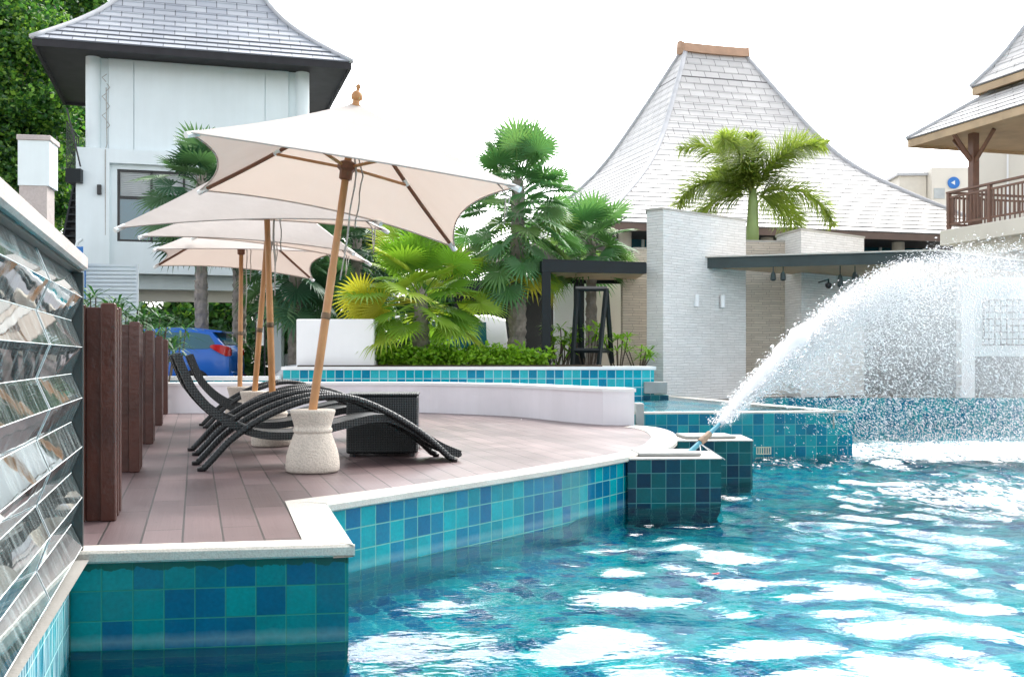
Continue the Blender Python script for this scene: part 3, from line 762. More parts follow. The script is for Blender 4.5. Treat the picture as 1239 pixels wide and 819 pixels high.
# ================================================================== UMBRELLAS
def make_umbrella(label):
    t = thing('parasol', label, 'umbrella', (0,0,0), 0, 'white canvas parasols on the deck')
    HS, ZR, ZA = 1.133, 1.694, 2.424                    # half side, rim and apex height above the pole foot (foot 0 = pot rim)
    c4 = [Vector((-HS,-HS,ZR-.02)),Vector((HS,-HS,ZR+.03)),Vector((HS,HS,ZR-.06)),Vector((-HS,HS,ZR+.055))]; ap = Vector((0,0,ZA))
    m = MB(); n = 12
    for q in range(4):
        a, b = c4[q], c4[(q+1)%4]; rows = []
        for i in range(n+1):
            r = i/n; row = []
            for j in range(n+1):
                s = j/n
                p = ap.lerp(a, r).lerp(ap.lerp(b, r), s)
                sc = 4*s*(1-s)
                mid = (a+b)/2; inw = Vector((mid.x,mid.y,0)).normalized()
                w = r**2.2*sc
                p = p - inw*.17*w; p.z = p.z + (.17*w)*(ZA-ZR)/HS*.75 - .028*sc*r
                p.z -= .05*math.sin(PI*r)*(1-.0*sc)*.5
                row.append(m.vert(p))
            rows.append(row)
        for i in range(n):
            for j in range(n):
                if i == 0: m.idx(rows[0][0] if False else rows[0][j], rows[1][j], rows[1][j+1])
                else: m.idx(rows[i][j], rows[i+1][j], rows[i+1][j+1], rows[i][j+1])
    cn = m.build('canopy', MAT['canvas'], t, True)
    hm = MB()
    for q in range(4):
        a, b = c4[q], c4[(q+1)%4]; mid = (a+b)/2; inw = Vector((mid.x,mid.y,0)).normalized(); pts = []
        for j in range(17):
            s = j/16; sc = 4*s*(1-s); p = a.lerp(b,s) - inw*.17*sc; p.z += (.17*sc)*(ZA-ZR)/HS*.75-.028*sc; pts.append(p-Vector((0,0,.004)))
        hm.tube(pts, .007, 5)
    hm.build('hem', MAT['canvas'], cn, True)
    m = MB(); m.tube([(0,0,-.12),(0,0,1.1)], .033, 14); m.tube([(0,0,1.1),(0,0,2.44)], .029, 14); m.build('pole', MAT['teak'], t, True, angle=40)
    m = MB(); m.lathe([(.036,.70),(.037,.705),(.037,.745),(.036,.75)], 14); m.build('pole_band', MAT['brass'], t, True, angle=40)
    m = MB(); m.lathe([(r_,z_+.08) for r_,z_ in [(.010,2.28),(.05,2.30),(.05,2.325),(.022,2.335),(.022,2.36),(.044,2.375),(.048,2.40),(.036,2.43),(.014,2.445),(.013,2.46),(.020,2.47),(.020,2.485),(.004,2.50)]], 14); m.build('finial', MAT['teak'], t, True, angle=50)
    m = MB(); m.lathe([(.034,1.80),(.05,1.81),(.052,1.87),(.075,1.89),(.075,1.935),(.05,1.95),(.034,1.955)], 8); m.build('runner_hub', MAT['teak_dark'], t)
    for q in range(4):
        c = c4[q]; r0 = ap+(c-ap)*.02-Vector((0,0,.03)); r1 = c+(ap-c)*.015-Vector((0,0,.022))
        def rib(u): p = r0.lerp(r1,u); p.z -= .05*math.sin(PI*u)*.5; return p
        m = MB(); m.tube([rib(i/8) for i in range(9)], .0165, 6); rb = m.build('rib', MAT['teak_dark'], t, True, angle=40)
        d = Vector((c.x,c.y,0)).normalized(); j = rib(.47)-Vector((0,0,.02))
        m = MB(); m.tube([d*.06+Vector((0,0,1.91)), j], .013, 6); m.build('strut', MAT['teak'], rb, True, angle=40)
        m = MB(); m.tube([rib(.45),rib(.49)], .021, 6); m.build('bracket', MAT['seam'], rb); m = MB(); m.tube([rib(.955),r1+(r1-r0).normalized()*.03], .024, 6); m.build('end_pocket', MAT['seam'], rb)
    for k, (ang, ln, rad) in enumerate(((.6,.62,.05),(1.0,.85,.07),(-.2,.42,.10))):
        x, y = math.cos(ang)*rad+.03, -math.sin(ang)*rad-.02
        m = MB(); pts = [(x*.6,y*.6,2.0)] + [(x+.006*math.sin(i*1.7+k), y+.006*math.cos(i*2.1), 1.86-ln*i/6) for i in range(7)]
        m.tube(pts, .006, 5); m.build('cord', MAT['rope'], t, True)
    c = c4[1]
    m = MB(); m.tube([c+Vector((-.16,.1,.03)), c+Vector((-.08,.06,-.05)), c+Vector((-.07,.05,-.28)), c+Vector((-.05,.04,-.05))], .006, 5); m.build('tie', MAT['rope'], t, True)
    return t
from mathutils import Euler
def tilt(te, td, yaw):                               # lean te towards local +x, td towards local +y, turned by yaw
    n = Vector((math.sin(te), math.sin(td), 1)).normalized()
    q = Vector((0,0,1)).rotation_difference(n)
    return (Matrix.Rotation(yaw,3,'Z') @ q.to_matrix()).to_euler()
UM = [((-1.53,8.25), .144,.051, .249, 'nearest white parasol, tilted, showing its teak ribs'),
      ((-2.375,10.65), -.013,-.123, .088, 'second white parasol, partly hidden under the nearest one'),
      ((-3.04,12.7), .0915,-.0726, .052, 'third white parasol with its right corner drooping'),
      ((-3.71,14.65), .0125,.044, .316, 'farthest white parasol of the row, nearest the blue car')]
first = None
POT = [(.150,0),(.19,.004),(.203,.02),(.205,.06),(.198,.13),(.178,.20),(.152,.27),(.143,.295),(.140,.302),(.148,.308),(.150,.322),(.146,.336),(.139,.342),(.146,.37),(.160,.42),(.170,.455),(.172,.468),(.166,.478),(.10,.480),(.045,.474)]
potlab = ['pebbled concrete parasol base in front of the loungers','second pebbled concrete base, behind the nearest lounger','third pebbled concrete base among the loungers','farthest pebbled concrete base near the low wall']
pot0 = None
for k, ((x, y), te, td, yaw, lab) in enumerate(UM):
    rot = tilt(te, td, yaw); loc = (x, y, .48)
    if k == 0: first = make_umbrella(lab); first.location = loc; first.rotation_euler = rot
    else: dup(first, loc, rot, lab)
    if k == 0:
        m = MB(); m.lathe([(r*(1), z) for r, z in POT], 40); pot0 = m.build('concrete_pot', MAT['pot'], None, True)
        po = pot0
    else:
        po = pot0.copy(); COL.objects.link(po)
    po.location = (x, y, 0); po.rotation_euler = (0,0,k*1.3); tag(po, potlab[k], 'parasol base', 'concrete parasol bases')

# ================================================================== LOUNGERS
ARC = [(0,0),(.10,.105),(.23,.24),(.45,.39),(.71,.505),(.97,.56),(1.22,.535),(1.52,.405),(1.81,.217),(2.05,.0)]
SEAT = [(-.16,.91),(-.10,.76),(-.03,.62),(.12,.455),(.31,.335),(.52,.275),(.8,.275),(1.1,.34),(1.38,.395),(1.56,.37),(1.75,.27),(1.95,.15),(2.12,.075)]
def make_lounger(label):
    t = thing('sun_lounger', label, 'sun lounger', (0,0,0), 0, 'black woven sun loungers on the deck')
    arc = smooth_path([(x,0,z) for x,z in ARC], 4); seat = smooth_path([(x,0,z) for x,z in SEAT], 4)
    for y in (0, .52):
        m = MB(); m.tube([p+Vector((0,y,.022 if i in (0,len(arc)-1) else 0)) for i,p in enumerate(arc)], .027, 8)
        m.build('arm_frame', MAT['wicker'], t, True, angle=60)
    rails = []
    for y in (.055, .465):
        m = MB(); pts = [p+Vector((0,y,0)) for p in seat]
        rings = []
        for i, p in enumerate(pts):
            tn = (pts[min(i+1,len(pts)-1)]-pts[max(i-1,0)]).normalized(); nn = Vector((-tn.z,0,tn.x)); 
            if nn.z < 0: nn = -nn
            rings.append([p+Vector((0,-.03,0))+nn*.014, p+Vector((0,-.03,0))-nn*.048, p+Vector((0,.03,0))-nn*.048, p+Vector((0,.03,0))+nn*.014])
        m.loft(rings); m.build('seat_rail', MAT['wicker'], t)
    m = MB(); rings = []
    for i, p in enumerate(seat[1:]):
        i += 1
        tn = (seat[min(i+1,len(seat)-1)]-seat[i-1]).normalized(); nn = Vector((-tn.z,0,tn.x))
        if nn.z < 0: nn = -nn
        rings.append([p+Vector((0,.077,0))+nn*.012, p+Vector((0,.077,0))-nn*.010, p+Vector((0,.443,0))-nn*.010, p+Vector((0,.443,0))+nn*.012])
    m.loft(rings); m.build('woven_seat', MAT['wicker_seat'], t)
    for p in (seat[-1], seat[22], seat[2]): m = MB(); m.tube([p+Vector((0,.06,-.02)), p+Vector((0,.46,-.02))], .02, 8); m.build('cross_bar', MAT['wicker'], t, True, angle=50)
    for x, z in ((1.22,.535),(.35,.335)): m = MB(); m.tube([(x,0,z),(x,.52,z)], .014, 8); m.build('cross_bar', MAT['wicker'], t, True, angle=50)
    for x in (0,2.05):
        for y in (0,.52): m = MB(); m.lathe([(.026,0),(.03,.004),(.03,.028),(.02,.034)], 10, (x,y,0)); m.build('rubber_foot', MAT['blackm'], t, True, angle=50)
    return t
LO = [((-2.40,8.29), 'black woven sun lounger nearest the camera, behind the concrete base'),
      ((-2.83,9.60), 'second black sun lounger, close behind the nearest one'),
      ((-3.08,10.9), 'third black sun lounger, its back the rightmost of the three'),
      ((-3.80,13.3), 'farthest black sun lounger, before the low white wall')]
l0 = None
for k, ((x, y), lab) in enumerate(LO):
    rot = (0,0,R(21 if k != 2 else 19))
    if k == 0: l0 = make_lounger(lab); l0.location = (x,y,.0); l0.rotation_euler = rot
    else: dup(l0, (x,y,0), rot, lab)
# wicker box table
bx = thing('side_table', 'black wicker cube side table behind the nearest lounger', 'side table', (-1.46,9.46,0), R(4))
m = MB(); m.box(0,.63,0,.60,.03,.535,None,.012); m.build('body', MAT['wicker'], bx)
m = MB(); m.box(-.008,.638,-.008,.608,.535,.557,None,.006); m.build('table_top', MAT['wicker'], bx)
for x in (.05,.58):
    for y in (.05,.55):
        m = MB(); m.lathe([(.025,0),(.025,.03)], 10, (x,y,0)); m.build('foot', MAT['blackm'], bx)
for x in (.07,.40):
    m = MB(); m.tube([(x-.018,-.006,.31),(x-.012,-.010,.285),(x,-.012,.278),(x+.012,-.010,.285),(x+.018,-.006,.31)], .004, 6); m.build('handle', MAT['brass'], bx)

# ================================================================== ROOF HELPER
def hprof(prof, t):
    for (a, ha), (b, hb) in zip(prof[:-1], prof[1:]):
        if t <= b: return ha+(hb-ha)*(t-a)/(b-a)
    return prof[-1][1]
def roof_mesh(wx, wy, z0, prof, rl, rw, course=.3, t0=0.0):
    """hipped, flared roof on the rectangle 0..wx, 0..wy; prof = (t, height) from eave to ridge; stepped courses"""
    ax, ay = (wx-rl)/2, (wy-rw)/2
    sm = smooth_path([(t,0,h) for t,h in prof], 8); pr = [(p.x,p.z) for p in sm]
    ts = [t0]; L = 0; lens = [0]
    N = 400; last = Vector((t0*ay, hprof(pr,t0)))
    acc = 0
    for i in range(1, N+1):
        t = t0+(1-t0)*i/N; p = Vector((t*ay, hprof(pr,t))); d = (p-last).length; acc += d; last = p
        if acc-lens[-1] >= course or i == N: ts.append(t); lens.append(acc)
    def rect(t, h): 
        return [Vector((t*ax,t*ay,h)),Vector((wx-t*ax,t*ay,h)),Vector((wx-t*ax,wy-t*ay,h)),Vector((t*ax,wy-t*ay,h))]
    m = MB()
    for i in range(len(ts)-1):
        ta, tb = ts[i], ts[i+1]; ha, hb = z0+hprof(pr,ta), z0+hprof(pr,tb)
        ra, rb = rect(ta, ha+.035), rect(tb, hb); r0 = rect(ta, ha)
        for q in range(4):
            a, b, c, d = ra[q], ra[(q+1)%4], rb[(q+1)%4], rb[q]
            along = (b-a).normalized(); mid = (a+b)/2
            uu = [along.dot(p-mid)+40.2 for p in (a,b,c,d)]
            m.face([a,b,c,d], [(uu[0],lens[i]),(uu[1],lens[i]),(uu[2],lens[i+1]),(uu[3],lens[i+1])])
            e, f = r0[q], r0[(q+1)%4]
            m.face([e,f,b,a], [(uu[0],lens[i]),(uu[1],lens[i]),(uu[1],lens[i]),(uu[0],lens[i])])
    hips = []
    for q in range(4):
        hips.append([rect(t0+(1-t0)*k/16, z0+hprof(pr,t0+(1-t0)*k/16)+.03)[q] for k in range(17)])
    return m, hips, rect(1, z0+prof[-1][1]), rect
def ring_plate(m, wx, wy, i0, i1, z0, z1):            # rectangular frame between inset i0 and i1
    a = (i0, wx-i0, i0, wy-i0); b = (i1, wx-i1, i1, wy-i1)
    m.box(a[0],a[1],a[2],b[2],z0,z1); m.box(a[0],a[1],b[3],a[3],z0,z1)
    m.box(a[0],b[0],b[2],b[3],z0,z1); m.box(b[1],a[1],b[2],b[3],z0,z1)

# ================================================================== LEFT HOUSE
ho = Vector((-12.09,27.0,0)); hs = thing('white_house', 'white two storey house with grey slate hip roof at left', 'house', ho, TH)
hw, hd_ = 8.07, 6.75
m, hips, top, rc = roof_mesh(hw, hd_, 8.90, [(0,0),(.3,.78),(.55,1.62),(.75,2.75),(1,4.6)], 1.4, .3, .27)
rf = m.build('roof', MAT['roof_blue'], hs)
m = MB()
for h in hips: m.tube(h, .075, 6)
m.build('hip_cap', MAT['hip'], rf, True)
m = MB(); m.box(hw/2-.85,hw/2+.85,hd_/2-.2,hd_/2+.2,13.4,13.75,None,.05); m.build('ridge_cap', MAT['hip'], rf)
m = MB(); ring_plate(m, hw, hd_, .02, .10, 8.72, 8.905); m.build('fascia', MAT['soffit'], rf)
m = MB(); ring_plate(m, hw, hd_, .10, 1.6, 8.80, 8.84); m.build('soffit', MAT['soffit'], hs)
x0, x1, y0, y1 = 1.2, 7.0, .95, 5.8
m = MB()
m.box(x0+.55,x1-.55,y0+.10,y1,6.35,8.80); m.build('upper_wall', MAT['white'], hs)
for xa, xb in ((x0+.56,x0+1.18),(x0+1.205,x1-1.205),(x1-1.18,x1-.56)): m = MB(); m.box(xa,xb,y0+.06,y0+.10,6.38,8.76); m.build('facing_panel', MAT['white'], hs)
for x in (x0+.17, x1-.17):
    m = MB(); m.lathe([(.19,6.30),(.19,8.80)], 24, (x,y0+.15,0)); m.build('round_column', MAT['white'], hs, True, angle=40)
for xa in (x0+.28,x1-.54): m = MB(); m.box(xa,xa+.26,y0+.16,y0+.6,6.35,8.8); m.build('corner_reveal', MAT['white'], hs)
yb = .72
m = MB(); X0, X1 = .98, 7.4                           # lower storey built round the window opening
wx0, wx1, wz0, wz1 = 1.98, 4.5, 3.94, 5.85
m.box(X0,1.80,yb,y1+.2,3.1,6.35); m.box(1.80,X1,yb,yb+.3,5.98,6.35); m.box(1.80,X1,yb+.16,yb+.46,wz1,5.98)
m.box(1.80,wx0,yb+.16,yb+.46,3.1,wz1); m.box(wx1,X1,yb+.16,yb+.46,3.1,wz1); m.box(wx0,wx1,yb+.16,yb+.46,3.1,wz0)
m.box(1.80,X1,yb+1.2,y1+.2,3.1,6.35); m.box(X1-.3,X1,yb+.46,yb+1.2,3.1,6.35); m.box(1.8,X1-.3,yb+.46,yb+1.2,6.0,6.3); m.build('lower_wall', MAT['white'], hs)
wn = MB(); 
for x in (wx0, wx0+.83, wx0+1.66, wx1-.06): wn.box(x,x+.06,yb+.22,yb+.30,wz0,wz1)
wn.box(wx0+.06,wx1-.06,yb+.22,yb+.30,wz0,wz0+.06); wn.box(wx0+.06,wx1-.06,yb+.22,yb+.30,wz1-.06,wz1); wn.box(wx0+.06,wx1-.06,yb+.215,yb+.295,5.08,5.14)
wf = wn.build('window', MAT['blackm'], hs)
m = MB(); m.box(wx0+.02,wx1-.02,yb+.26,yb+.275,wz0+.02,5.10); m.build('pane', MAT['glass_dark'], wf)
m = MB()
for k in range(13): z = 5.16+k*.05; m.box(wx0+.07,wx1-.07,yb+.262,yb+.28,z,z+.04)
m.build('blind', MAT['blind'], wf)
m = MB(); m.box(1.50,1.61,yb-.10,yb-.005,5.12,5.38,None,.01); m.build('wall_lamp', MAT['blackm'], hs)
m = MB(); m.box(X0,X1,yb+.7,yb+1.1,2.72,3.098); m.build('carport_beam', MAT['white'], hs); m = MB(); m.box(X0,X1,yb+1.2,yb+1.5,2.42,2.9); m.build('carport_beam', MAT['offwhite'], hs)
m = MB(); m.box(X0,X1,yb+1.1,y1+.2,2.95,3.098); m.build('carport_ceiling', MAT['offwhite'], hs)
for x, y in ((1.15,yb+1.3),(7.2,yb+1.3),(1.15,y1),(7.2,y1),(4.2,y1)):
    m = MB(); m.box(x-.16,x+.16,y-.17,y+.17,-.03,2.95 if y > 2.5 else 2.42); m.build('carport_pillar', MAT['white'], hs)
m = MB(); m.tube([(1.70,yb+.02,3.3),(1.70,yb-.02,6.3),(1.72,y0+.02,6.5),(1.70,y0+.03,8.0)], .012, 5)
for k in range(6): z = 6.9+k*.25; m.tube([(1.7,y0+.03,z),(1.7+.12*(-1)**k*.8,y0-.02,z+.1),(1.7+.02,y0+.0,z+.2)], .010, 5)
m.build('cable', MAT['rope'], hs)
# louvred screen, stairs, pillar, chair
ls = thing('louvre_screen', 'white horizontal louvre screen before the house', 'screen', W(101,0,26.0).to_2d().to_3d(), TH*.3)
wL = (166-101)/1300*26.0; zt = W(0,319,26).z
m = MB(); m.box(0,.05,0,.06,-.03,zt); m.box(wL-.05,wL,0,.06,-.03,zt); m.box(.05,wL-.05,0,.06,zt-.06,zt); m.build('frame', MAT['white'], ls)
m = MB(); z = 1.0
while z < zt-.1: 
    m.face([(.05,.0,z),(wL-.05,.0,z),(wL-.05,.045,z+.07),(.05,.045,z+.07)]); m.face([(.05,.0,z-.012),(wL-.05,.0,z-.012),(wL-.05,.0,z),(.05,.0,z)]); z += .095
m.build('slat', MAT['white'], ls)
m = MB(); m.box(.05,wL-.05,.08,.12,-.03,zt-.05); m.build('back_panel', MAT['white'], ls)
st = thing('outdoor_stair', 'dark metal outdoor stair climbing beside the white house', 'stair', W(53,0,27.5).to_2d().to_3d(), TH*.35)
m = MB()
for k in range(26): m.box(0,1.02,.12*k,.12*k+.26,1.2+k*.21,1.2+k*.21+.05)
m.build('tread', MAT['steel'], st)
m = MB()
for k in range(26): m.box(.03,.99,.12*k+.24,.12*k+.26,1.0+k*.21,1.19+k*.21)
m.build('riser', MAT['dark'], st)
for x in (-.05,1.02):
    m = MB(); m.loft([[Vector((x,0,-.03)),Vector((x+.05,0,-.03)),Vector((x+.05,0,1.35)),Vector((x,0,1.35))],[Vector((x,3.2,3.5)),Vector((x+.05,3.2,3.5)),Vector((x+.05,3.2,6.7)),Vector((x,3.2,6.7))]]); m.build('stringer', MAT['dark'], st)
m = MB(); m.box(.48,.86,.2,1.3,5.40,5.75); m.build('landing', MAT['steel'], st)
m = MB()
for k in range(7):
    u = k/6; m.tube([(.52,.2+u*1.0,5.75),(.52,.2+u*1.0,6.75+.2*(1-u))], .016, 5)
m.tube([(.52,.2,6.95),(.52,1.2,6.75)], .022, 6); m.tube([(.52,.2,6.3),(.52,1.2,6.2)], .012, 6)
m.tube([(.52,.2,7.3),(.86,.2,5.8)], .022, 6)
m.build('railing', MAT['blackm'], st)
m = MB(); m.tube([(.84,-.15,1.0),(.82,-.15,3.55),(.88,-.13,3.8),(1.0,-.12,3.9)], .045, 8); m.build('drain_pipe', MAT['white'], st, True, angle=50)
m = MB(); m.tube([(.10,-.2,1.65),(.75,-.2,1.65)], .02, 6); m.tube([(.10,-.2,1.3),(.75,-.2,1.3)], .02, 6); m.tube([(.35,-.2,.9),(.35,-.2,1.65)], .02, 6); m.tube([(.75,-.2,.9),(.75,-.2,1.65)], .02, 6); m.build('gate_rail', MAT['blackm'], st)
ch = W(94,314,25.6); bc = thing('blue_chair', 'blue plastic chair back showing above the mirror wall', 'chair', (ch.x,ch.y,ch.z-.55))
m = MB(); rings = []
for k in range(9):
    a = R(-70+k*17.5)+PI/2; rings.append([Vector((.17*math.cos(a),.16*math.sin(a)-.1,z)) for z in (.45,.60,.78,.86)])
for i in range(8):
    for j in range(3): m.face([rings[i][j],rings[i+1][j],rings[i+1][j+1],rings[i][j+1]])
m.build('backrest', MAT['blue_plastic'], bc, True)
m = MB(); m.box(-.18,.18,-.25,.12,.40,.45,None,.02); m.build('seat', MAT['blue_plastic'], bc)
for x in (-.15,.15):
    for y in (-.22,.09): m = MB(); m.tube([(x,y,-1.1),(x,y,.4)], .018, 6); m.build('leg', MAT['blue_plastic'], bc)
pl = thing('gate_pillar', 'weathered white concrete gate pillar left of the dark stair', 'pillar', (W(22,0,20.5).x,20.5,0), TH*.6)
wP = .52; zt = W(0,163,20.5).z; zm = W(0,224,20.5).z
m = MB(); m.box(.02,wP,.02,.60,-.03,zm); m.build('shaft', MAT['concrete'], pl)
m = MB(); m.box(0,wP+.05,0,.66,zm,zt-.10); m.build('upper_block', MAT['white'], pl)
m = MB(); m.box(-.02,wP+.08,-.03,.70,zt-.10,zt,None,.01); m.build('cap', MAT['concrete'], pl)

# ================================================================== BIG ROOFED HALL
bo = Vector((2.75,34.0,0)); bh = thing('roofed_hall', 'large open hall under a tall flared white shingle roof', 'building', bo, TH)
S = 16.3
m, hips, top, rc = roof_mesh(S, S, 5.17, [(0,0),(.2,.95),(.4,2.0),(.56,3.0),(.68,4.05),(.84,6.0),(1,8.1)], 2.7, .5, .36)
rf = m.build('roof', MAT['roof_white'], bh)
m = MB()
for h in hips: m.tube(h, .10, 6)
m.build('hip_cap', MAT['hip'], rf, True)
m = MB(); cx = cy = S/2
rings = []
for x, dz, w in ((-1.55,.22,.20),(-1.45,.0,.42),(-.8,-.03,.46),(0,-.04,.46),(.8,-.03,.46),(1.45,.0,.42),(1.55,.22,.20)):
    z = 13.22; rings.append([Vector((cx+x,cy-w,z+dz)),Vector((cx+x,cy+w,z+dz)),Vector((cx+x,cy+w*.8,z+.36+dz*.6)),Vector((cx+x,cy-w*.8,z+.36+dz*.6))])
m.loft(rings); m.build('ridge_cap', MAT['ridge'], rf)
m = MB(); ring_plate(m, S, S, .03, .12, 4.93, 5.165); m.build('fascia', MAT['fascia_brown'], rf)
m = MB(); ring_plate(m, S, S, .12, 3.2, 5.02, 5.06); m.build('soffit', MAT['soffit'], bh)
for k in range(6):
    m = MB(); x = 1.5+k*2.66; m.lathe([(.22,-.03),(.22,5.02)], 18, (x,1.5,0)); m.build('column', MAT['column'], bh, True, angle=40)
m = MB(); m.box(1.6,S-1.6,3.2,3.4,-.03,5.02); m.build('glass_wall', MAT['glass_dark'], bh)
m = MB()
for k in range(14): x = 1.9+k*.97; m.box(x-.04,x+.04,3.12,3.20,-.03,5.02)
m.box(1.6,S-1.6,3.12,3.2,2.8,2.9); m.build('mullion', MAT['white'], bh)
m = MB(); m.box(1.0,S-1.0,1.2,1.5,4.1,4.35); m.build('tie_beam', MAT['offwhite'], bh)
m = MB()
for k in range(26): x = 8.6+k*.25; m.box(x,x+.09,1.9,1.95,3.2,4.7)
m.build('louvre_screen', MAT['white'], bh)

# ================================================================== STACKED STONE WALLS, CANOPY
def stone_block(name, poly, z0, z1, mat, label, cap=True, capmat='capstone', ov=.03):
    t = thing(name, label, 'stone wall', (poly[0][0],poly[0][1],0))
    m = MB(); m.wall(list(poly)+[poly[0]], z0, z1, 1.0, 0.0); m.build('stone_face', MAT[mat], t, False, True)
    c = Vector((sum(p[0] for p in poly)/len(poly), sum(p[1] for p in poly)/len(poly), 0))
    m = MB(); pp = []
    for p in poly: v = Vector((p[0],p[1],0)); d = (v-c).normalized(); pp.append((v.x+d.x*ov, v.y+d.y*ov))
    m.prism(pp, z1, z1+.05); m.build('capping', MAT[capmat], t, False, True)
    return t
k0 = W(783,0,21.6); k1 = W(803,0,21.35); k2 = W(903,0,23.2)
n = Vector((-(k2-k1).y,(k2-k1).x,0)).normalized()*.42
zt = W(0,254,21.35).z
stone_block('stone_wall', [(k0.x,k0.y),(k1.x,k1.y),(k2.x,k2.y),(k2.x+n.x,k2.y+n.y),(k0.x+.05,k0.y+.35)], .0, zt, 'stone', 'tall pale stacked stone wall with a bright narrow end by the pool')
r0 = W(890,0,24.3); r1 = W(985,0,24.5)
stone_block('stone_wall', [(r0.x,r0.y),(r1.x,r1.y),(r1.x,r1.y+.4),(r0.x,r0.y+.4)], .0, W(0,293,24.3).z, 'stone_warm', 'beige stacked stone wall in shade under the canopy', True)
c0 = W(944,0,24.7); c1 = W(970,0,23.6); c2 = W(1046,0,25.2)
stone_block('stone_wall', [(c0.x,c0.y),(c1.x,c1.y),(c2.x,c2.y),(c2.x-.4,c2.y+.6),(c0.x,c0.y+.3)], .0, W(0,279,23.6).z, 'stone', 'square stacked stone block rising behind the flat canopy')
p0 = W(754,0,22.6); p1 = W(786,0,22.8)
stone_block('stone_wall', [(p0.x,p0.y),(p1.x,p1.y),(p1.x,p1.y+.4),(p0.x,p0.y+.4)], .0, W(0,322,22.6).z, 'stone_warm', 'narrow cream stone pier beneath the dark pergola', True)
r0 = W(768,0,25.5); r1 = W(800,0,25.5)
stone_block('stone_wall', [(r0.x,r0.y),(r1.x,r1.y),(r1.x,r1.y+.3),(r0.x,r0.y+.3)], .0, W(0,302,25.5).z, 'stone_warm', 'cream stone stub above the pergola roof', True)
# wall lights
for px, py, Yw in ((842.5,364,22.1),(874,365,22.62)):
    p = W(px,py,Yw); t = thing('wall_light', 'white tube wall light on the tall stone wall, ' + ('the left of two' if px < 860 else 'the right of two'), 'wall light', p, 0, 'white tube lights on the stone wall')
    m = MB(); m.lathe([(.045,-.13),(.05,-.125),(.05,.125),(.045,.13)], 14, (0,-.09,0)); m.build('tube', MAT['white2'], t, True, angle=40)
    m = MB(); m.box(-.03,.03,-.06,.12,-.05,.05); m.build('bracket', MAT['lid'], t)
# flat canopy
ka = W(856,312,22.3); kb = W(1133,300.5,20.9); kc = W(1300,330,24.6); zc = ka.z
ca = thing('flat_canopy', 'flat grey green steel canopy with floodlights over the poolside', 'canopy', (kb.x,kb.y,zc))
up = Vector((0,0,1)); ka.z = kb.z = kc.z = zc
kd = kc + (ka-kb)*1.0
def beam(m, a, b, h, th):
    d = (b-a).normalized(); nn = Vector((-d.y,d.x,0))*th
    m.loft([[a, a+nn, a+nn-up*h, a-up*h],[b, b+nn, b+nn-up*h, b-up*h]])
m = MB(); beam(m, ka, kb, .22, .08); beam(m, kb, kc, .22, .08); m.build('fascia', MAT['steel_green'], ca, False, True)
m = MB(); m.prism([(p.x,p.y) for p in (ka+Vector((-.05,-.05,0)),kb+Vector((0,-.08,0)),kc,kd)], zc, zc+.03); m.build('roof_sheet', MAT['coping'], ca, False, True)
m = MB(); m.prism([(p.x,p.y) for p in (ka+Vector((.1,.12,0)),kb+Vector((0,.12,0)),kc+Vector((-.1,.1,0)),kd)], zc-.20, zc-.16); m.build('ceiling', MAT['soffit_warm'], ca, False, True)
for px, py in ((936,325),(948,331),(1017,323),(1035,331)):
    p = W(px,py,21.9); t = thing('floodlight', {936:'leftmost small floodlight under the flat canopy',948:'small floodlight second from left under the canopy',1017:'largest green floodlight hanging under the canopy',1035:'rightmost small floodlight under the canopy'}[px], 'floodlight', (p.x,p.y,zc-.2), 0, 'floodlights under the canopy')
    sc = 2.0 if px == 1017 else 1.4
    m = MB(); m.tube([(0,0,0),(0,0,-.10*sc)], .012, 6); m.build('stem', MAT['steel_green'], t)
    m = MB(); m.lathe([(.03,-.22*sc),(.06,-.20*sc),(.05,-.12*sc),(.025,-.09*sc)], 12); m.build('lamp_head', MAT['steel_green'], t, True, angle=50)
p = W(1003,345,23.0); t = thing('security_camera', 'dark dome security camera on the stone block under the canopy', 'camera', (p.x,p.y,p.z))
m = MB(); m.lathe([(.005,-.08),(.05,-.06),(.07,-.02),(.07,.03),(.03,.05)], 14); m.build('dome', MAT['blackm'], t, True, angle=60)
m = MB(); m.tube([(0,0,.04),(0,0,.12),(.05,.9,.12)], .02, 6); m.build('arm', MAT['steel_green'], t)

# ================================================================== DARK PERGOLA AND A-FRAME
pg = thing('pergola', 'dark steel pergola with brown ceiling beside the stone wall', 'pergola', (W(660,0,20.2).x,20.2,0))
zp = W(0,316,20.2).z; a = W(656,0,20.2); b = W(783,0,20.9)
m = MB(); beam(m, Vector((a.x,a.y,zp)), Vector((b.x,b.y,zp+.02)), .20, .12); beam(m, Vector((a.x+.05,23.0,zp)), Vector((b.x+.1,23.2,zp)), .22, .12); beam(m, Vector((a.x+.12,20.33,zp)), Vector((a.x+.12,23.0,zp)), .2, .1); m.build('roof_beam', MAT['steel'], pg, False, True)
m = MB(); m.prism([(a.x+.02,20.3),(b.x,21.0),(b.x,23.1),(a.x+.1,23.0)], zp+.005, zp+.05); m.build('roof_sheet', MAT['steel'], pg, False, True)
m = MB(); m.prism([(a.x+.2,20.5),(b.x,21.1),(b.x,22.9),(a.x+.2,22.9)], zp-.16, zp-.12); m.build('ceiling', MAT['soffit_warm'], pg, False, True)
for x0, x1, Yp in ((656,667,20.22),(695,707.5,22.3)):
    u = W(x0,0,Yp); v = W(x1,0,Yp); m = MB(); m.box(u.x,v.x,Yp,Yp+.18,.6,zp-.19,None,.008); m.build('post', MAT['steel'], pg, False, True)
af = thing('swing_frame', 'black A-shaped metal frame standing under the pergola', 'frame', (W(716,0,20.0).x,20.0,.66))
def bar(m, p, q, w=.075): m.tube([p, q], w*.62, 4)
Yf_, Yb_ = 19.95, 20.7
